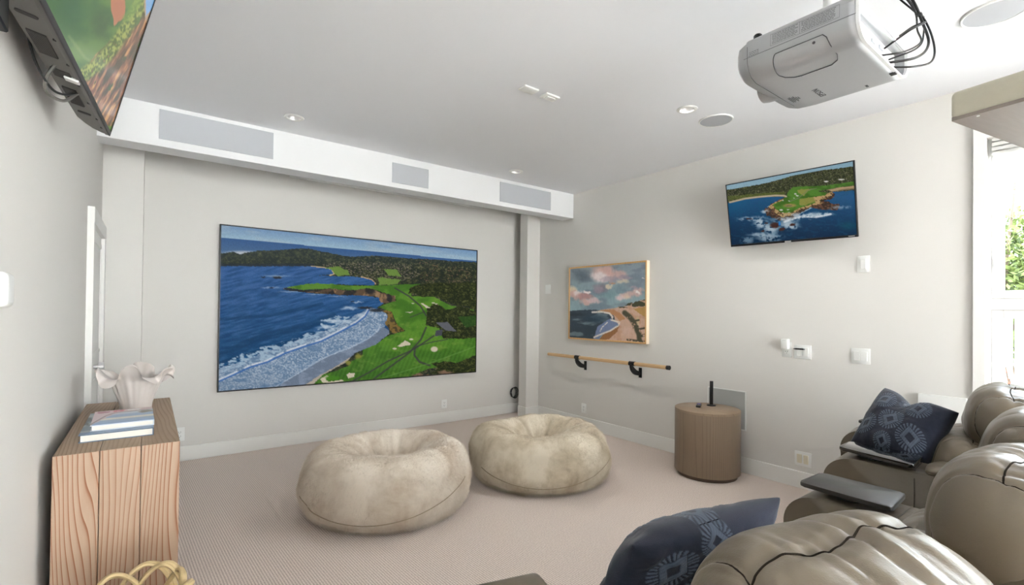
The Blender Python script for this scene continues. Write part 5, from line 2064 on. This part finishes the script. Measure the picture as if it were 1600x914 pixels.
# ------------------------------------------------------------------ leather recliners
def puff(hx, hy, hz, nu=120, nv=70, p=3.2, q=2.4, wr=0.006, nw=9, seed=1, seams=(), side_seam=0.78, sag=0.0):
    """Stuffed cushion along X. Returns (nv, nu, 3): rings round X."""
    u = np.linspace(-1, 1, nu)
    a = np.linspace(0, 2*PI, nv, endpoint=False)
    A, U = np.meshgrid(a, u, indexing='ij')
    k = np.clip(1-np.abs(U)**p, 0, 1)**(1/q)
    ca, sa = np.cos(A), np.sin(A)
    e = 2/2.5
    y = np.sign(ca)*np.abs(ca)**e
    z = np.sign(sa)*np.abs(sa)**e
    # gathers run round the roll, fading from the seam
    ph = fbm(U*3+seed, A*.5, seed, 3)*5
    g = np.zeros_like(U)
    for s0 in seams:
        d = np.abs((A-s0+PI) % (2*PI)-PI)
        g += np.exp(-(d/.55)**2)*(np.abs(np.sin(U*nw+ph+d*1.2))-.5)
    dsp = wr*g+0.010*(fbm(U*2.2+seed*3, np.cos(A)*1.5+np.sin(A)*1.1+9, seed+4, 3)-.5)*2
    for s0 in seams:
        d = np.abs((A-s0+0.05*np.sin(U*7+seed)+PI) % (2*PI)-PI)
        dsp -= 0.011*np.exp(-(d/.045)**2)
    for ss in (-side_seam, side_seam):
        dsp -= 0.008*np.exp(-((U-ss-0.05*np.sin(A*2))/.016)**2)
    f = 1+dsp/np.minimum(hy, hz)
    Y = hy*k*y*f
    Z = hz*k*z*f - sag*(1-U**2)
    return np.stack([hx*U, Y, Z], -1)


def cushion(name, parent, loc, rot, half, **kw):
    P = puff(*half, **kw)
    R = (Matrix.Rotation(rot[2], 3, 'Z') @ Matrix.Rotation(rot[1], 3, 'Y') @ Matrix.Rotation(rot[0], 3, 'X'))
    P = P @ np.array(R).T+np.array(loc)
    o = grid_mesh(name, P, M_leather, parent, wrap_v=True, smooth=180)
    nv = P.shape[0]
    M_seam = mat('leather_seam', (44, 38, 32), 0.9, spec=0.05)
    for s0 in kw.get('seams', ()):
        u = np.linspace(-1, 1, P.shape[1])
        pts = []
        ss_ = kw.get('side_seam', .78)
        for j in [q for q in range(P.shape[1]) if abs(u[q]) <= ss_]:
            ai = (s0-0.05*math.sin(u[j]*7+kw.get('seed', 1)))/(2*PI)*nv
            i0 = int(math.floor(ai)) % nv
            f = ai-math.floor(ai)
            pts.append(Vector(P[i0, j]*(1-f)+P[(i0+1) % nv, j]*f))
        bm = NB()
        tube(bm, pts, 0.0021, 6)
        bobj('seam', bm, M_seam, o)
    if kw.get('side_seam', .78) < 1:
        for sg in (-1, 1):
            j = int(round((sg*kw.get('side_seam', .78)+1)/2*(P.shape[1]-1)))
            bm = NB()
            pts = []
            for i in range(nv):
                uu = sg*kw.get('side_seam', .78)+0.05*math.sin(2*2*PI*i/nv)
                x = (uu+1)/2*(P.shape[1]-1)
                j0 = int(x)
                pts.append(Vector(P[i, j0]*(1-(x-j0))+P[i, j0+1]*(x-j0)))
            tube(bm, pts, 0.0016, 6, closed=True)
            bobj('seam', bm, M_seam, o)
    return o


def recliner(label, x, y, rz, seed, hw_=0.285, hz_=0.0, lean=-14, head=(0, 0, 0)):
    t = thing('recliner', label, 'recliner', (x, y, 0), rz, 'row of leather recliners')
    bm = NB()
    box(bm, -hw_+.06, hw_-.06, -0.06, 0.60, 0.06, 0.30, bev=0.02)
    bobj('base', bm, M_leather, t)
    bm = NB()
    for sx_ in (-.2, .2):
        for y_ in (0.0, .5):
            cyl(bm, (sx_, y_, 0), (sx_, y_, 0.065), 0.022, seg=14)
    fobj = bobj('feet', bm, M_blackm, t)
    fobj['kind'] = 'stuff'
    cushion('seat_cushion', t, (0, 0.42, 0.40), (0, 0, 0), (hw_-.05, 0.27, 0.085), seed=seed, wr=.003, nw=7, seams=(0.1,), p=6)
    cushion('footrest', t, (0, 0.655, 0.24), (0, 0, 0), (hw_-.05, 0.055, 0.16), seed=seed+1, wr=.003, nw=6, seams=(PI/2,), p=6)
    la = math.radians(lean)
    bm = NB()
    vs = box(bm, -hw_+.01, hw_-.01, -0.05, 0.07, -0.25, 0.30, bev=0.05, seg=4)
    bmesh.ops.transform(bm, matrix=Matrix.Translation((0, -0.02, 0.56)) @ Matrix.Rotation(-la*0.9, 4, 'X'), verts=bm.verts[:])
    bobj('back_shell', bm, M_leather, t)
    cushion('lumbar_cushion', t, (0, 0.165, 0.605), (-la, 0, 0), (hw_-.025, 0.115, 0.145), seed=seed+2, wr=.008, nw=7, seams=(PI/2,), p=5)
    cushion('headrest', t, (head[0], -0.0+head[1], 0.82+hz_+head[2]), (-la, 0, 0), (hw_, 0.165, 0.155), seed=seed+3, wr=.012, nw=8, seams=(1.42,), p=3.4)
    return t


def arm(parent, x, y, rz):
    """Armrest bolted between two seats: a part of the recliner on its left."""
    L0 = parent.matrix_basis.inverted() @ (Matrix.Translation((x, y, 0)) @ Matrix.Rotation(rz, 4, 'Z'))
    w = 0.112
    bm = NB()
    prof = [(-0.06, 0.03), (0.70, 0.03)]+arc(0.605, 0.492, 0.118, -5, 90, 12)+[(-0.06, 0.610)]
    prism(bm, prof, -w, w, 'yz', bev=0.024, seg=4)
    t = bobj('armrest', bm, M_leather, parent, smooth=60)
    t.matrix_basis = L0
    bm = NB()
    pts = [(0.37, -w-0.0005, 0.05), (0.37, -w-.0005, 0.579), (0.37, -w+0.02, 0.6105), (0.37, 0, 0.612), (0.37, w-0.02, 0.6105), (0.37, w+.0005, 0.579), (0.37, w+.0005, 0.05)]
    tube(bm, [(p[1], p[0], p[2]) for p in pts], 0.0022, 6)
    bobj('seam_welt', bm, mat('welt', (80, 71, 60), 0.5), t)
    P = puff(0.185, w-0.004, 0.020, nu=60, nv=48, p=7, q=3, wr=.001, seed=5, seams=(), side_seam=2)
    Q = np.stack([-P[..., 1], P[..., 0]+0.16, P[..., 2]+0.614], -1)
    grid_mesh('arm_pad', Q, M_leather, t, wrap_v=True, smooth=180)
    bm = NB()
    lathe(bm, [(0.040, 0.0), (0.044, 0.004), (0.046, 0.0)], 32, (0, 0.53, 0.609))
    bobj('cup_ring', bm, M_blackm, t)
    return t


def tray(label, pts, z, m):
    """Swivel tray: top outline given by four floor-plan corners."""
    c = sum((Vector((p[0], p[1], 0)) for p in pts), Vector())/4
    t = thing('swivel_tray', label, 'tray table', (c.x, c.y, z), 0, 'swivel trays on the armrests')
    bm = NB()
    poly = []
    n = len(pts)
    for i in range(n):
        p0, p1, p2 = [Vector((pts[j % n][0]-c.x, pts[j % n][1]-c.y)) for j in (i-1, i, i+1)]
        a = p1+(p0-p1).normalized()*0.02
        b = p1+(p2-p1).normalized()*0.02
        for k in range(6):
            u = k/5
            q = a*(1-u)**2+p1*2*u*(1-u)+b*u*u
            poly.append((q.x, q.y))
    prism(bm, poly, -0.016, 0.0, 'xy', bev=0.004, seg=2)
    bobj('tray_top', bm, m, t)
    bm = NB()
    box(bm, -0.03, 0.03, -0.05, 0.09, -0.024, -0.016, bev=0.003, seg=1)
    bobj('swivel_bracket', bm, M_blackm, t)
    bm = NB()
    cyl(bm, (0, 0.05, -0.024), (0, 0.05, -(z-0.6145)), 0.034, 0.036, seg=28)
    bobj('cup_post', bm, M_blackm, t)
    return t


R1 = recliner('nearest taupe leather recliner, its gathered headrest filling the bottom right', 0.935, 0.310, math.radians(-12), 3, head=(0, 0, -0.045))
R2 = recliner('taupe leather recliner at the right edge, just right of the nearest one', 1.735, 0.180, math.radians(-4), 9, head=(0, 0, -0.008))
R3 = recliner('taupe leather recliner whose armrests carry the two trays', 2.490, 0.212, math.radians(3), 14)
R4 = recliner('farthest taupe leather recliner, by the window, with the far blue pillow on its seat', 3.245, 0.392, math.radians(8), 21)
arm(R1, 0.560, 0.395, math.radians(-15))
arm(R1, 1.325, 0.225, math.radians(-8))
arm(R2, 2.125, 0.150, math.radians(0))
arm(R3, 2.868, 0.272, math.radians(5))
arm(R4, 3.625, 0.450, math.radians(8))
M_traym = mat('tray_matte', (46, 44, 42), 0.42, spec=0.5)
M_trayg = mat('tray_gloss', (12, 12, 13), 0.06, coat=0.6)
tray('matte black swivel tray on the nearer armrest', [(2.022, 0.527), (2.235, 0.540), (2.237, 0.822), (2.040, 0.829)], 0.650, M_traym)
tray('glossy black swivel tray on the armrest in front of the far pillow', [(2.680, 0.624), (2.905, 0.640), (2.918, 0.939), (2.752, 0.936)], 0.650, M_trayg)
tray('swivel tray behind the far pillow, only its corner showing', [(3.50, 0.80), (3.70, 0.78), (3.74, 1.08), (3.54, 1.10)], 0.650, M_traym)


# ------------------------------------------------------------------ navy embroidered pillows
def pillow(label, corners, thick, seed, motifs, bend=0.0, chop=0.0, wrinkle=0.030):
    """corners: TL, TR, BR, BL in space (as seen from its front)."""
    n = 190
    s, t_ = np.meshgrid(np.linspace(0, 1, n), np.linspace(0, 1, n))
    C4 = [np.array(c, float) for c in corners]
    cen_ = sum(C4)/4
    nrm = np.cross(C4[1]-C4[0], C4[3]-C4[0])
    nrm = -nrm/np.linalg.norm(nrm)
    # edges of a stuffed square bow inwards between pointed corners
    a, b = 2*s-1, 2*t_-1
    a2 = a*(1-0.05*(1-b**2)*np.abs(a)**1.5)
    b2 = b*(1-0.05*(1-a**2)*np.abs(b)**1.5)
    S, T_ = (a2+1)/2, (b2+1)/2
    base = ((C4[0][None, None]*(1-S)[..., None]+C4[1][None, None]*S[..., None])*(1-T_)[..., None]
            + (C4[3][None, None]*(1-S)[..., None]+C4[2][None, None]*S[..., None])*T_[..., None])
    prof = ((1-a**2)*(1-b**2))**0.42
    cr = (fbm(s*3+seed, t_*3, seed, 4)-.5)*wrinkle*np.clip(prof*1.6, 0, 1)
    # embroidery mask
    M_ = np.zeros_like(s)
    H_ = np.zeros_like(s)
    for (mx_, my_, r, ang) in motifs:
        ux = (s-mx_)*math.cos(ang)+(t_-my_)*math.sin(ang)
        uy = -(s-mx_)*math.sin(ang)+(t_-my_)*math.cos(ang)
        dm = np.abs(ux)/r*1.05+np.abs(uy)/r*0.80
        ring = (sst(.34, .38, dm)*(1-sst(.74, .78, dm)))
        rr = np.hypot(ux, uy*.85)/r
        an = np.arctan2(uy, ux)
        fr = sst(.80, .84, dm)*(1-sst(1.02, 1.10, rr*1.03))*(np.cos(an*26) > -0.1)
        rib = 0.5+0.5*np.cos((ux+uy*0.6)/r*34)
        M_ = np.maximum(M_, np.maximum(ring*(.72+.28*rib), fr*.9))
        H_ = np.maximum(H_, np.maximum(ring*(.7+.3*rib), fr*.8))
    cloth = 0.85+0.3*fbm(s*40, t_*40, seed+2, 2)
    navy = srgb2lin(np.array([34., 37, 50]))
    yarn = srgb2lin(np.array([84., 93, 107]))
    colr = (navy*(1-M_[..., None])+yarn*M_[..., None])*cloth[..., None]
    out = []
    for sgn in (1, -1):
        P = base+nrm*((sgn*prof*thick/2+cr+sgn*H_*0.0022)[..., None])
        P = P+nrm*(bend*(a**2))[..., None]
        P[..., 2] -= chop*np.exp(-((a+0.05)/.30)**2)*sst(.7, -1.0, b)
        out.append((P, colr))
    P = np.concatenate([out[0][0], out[1][0][::-1]], 0)
    Cc = np.concatenate([out[0][1], out[1][1][::-1]], 0)
    P = P-cen_
    # vertices shared at the rim are merged in grid_mesh (both sheets meet there)
    me_o = grid_mesh('throw_pillow', P, M_pillow, None, colors=Cc, smooth=180)
    me_o.location = cen_
    tag(me_o, label, 'pillow', 'navy embroidered pillows')
    return me_o


M_pillow = vcol_mat('navy_cloth', rough=0.9, spec=0.15, bump=0.3, bscale=500, sheen=0.25)
MOT = [(.26, .26, .14, .5), (.72, .24, .14, -.5), (.50, .52, .15, .1), (.20, .70, .14, .7), (.80, .70, .16, -.3), (.50, .88, .11, .2), (.5, .08, .10, 0)]
pillow('navy pillow with grey-blue embroidered diamonds, leaning on the far recliner behind the glossy tray',
       [(3.340, 0.905, 0.893), (3.100, 0.550, 0.842), (2.985, 0.650, 0.560), (3.055, 0.985, 0.600)], 0.19, 5, MOT, chop=0.045)
pillow('navy embroidered pillow seen edge-on, slumped on the nearest recliner seat',
       [(0.950, 0.760, 0.735), (1.375, 0.605, 0.805), (1.360, 0.720, 0.560), (0.880, 0.880, 0.500)], 0.17, 11, MOT, wrinkle=0.05)
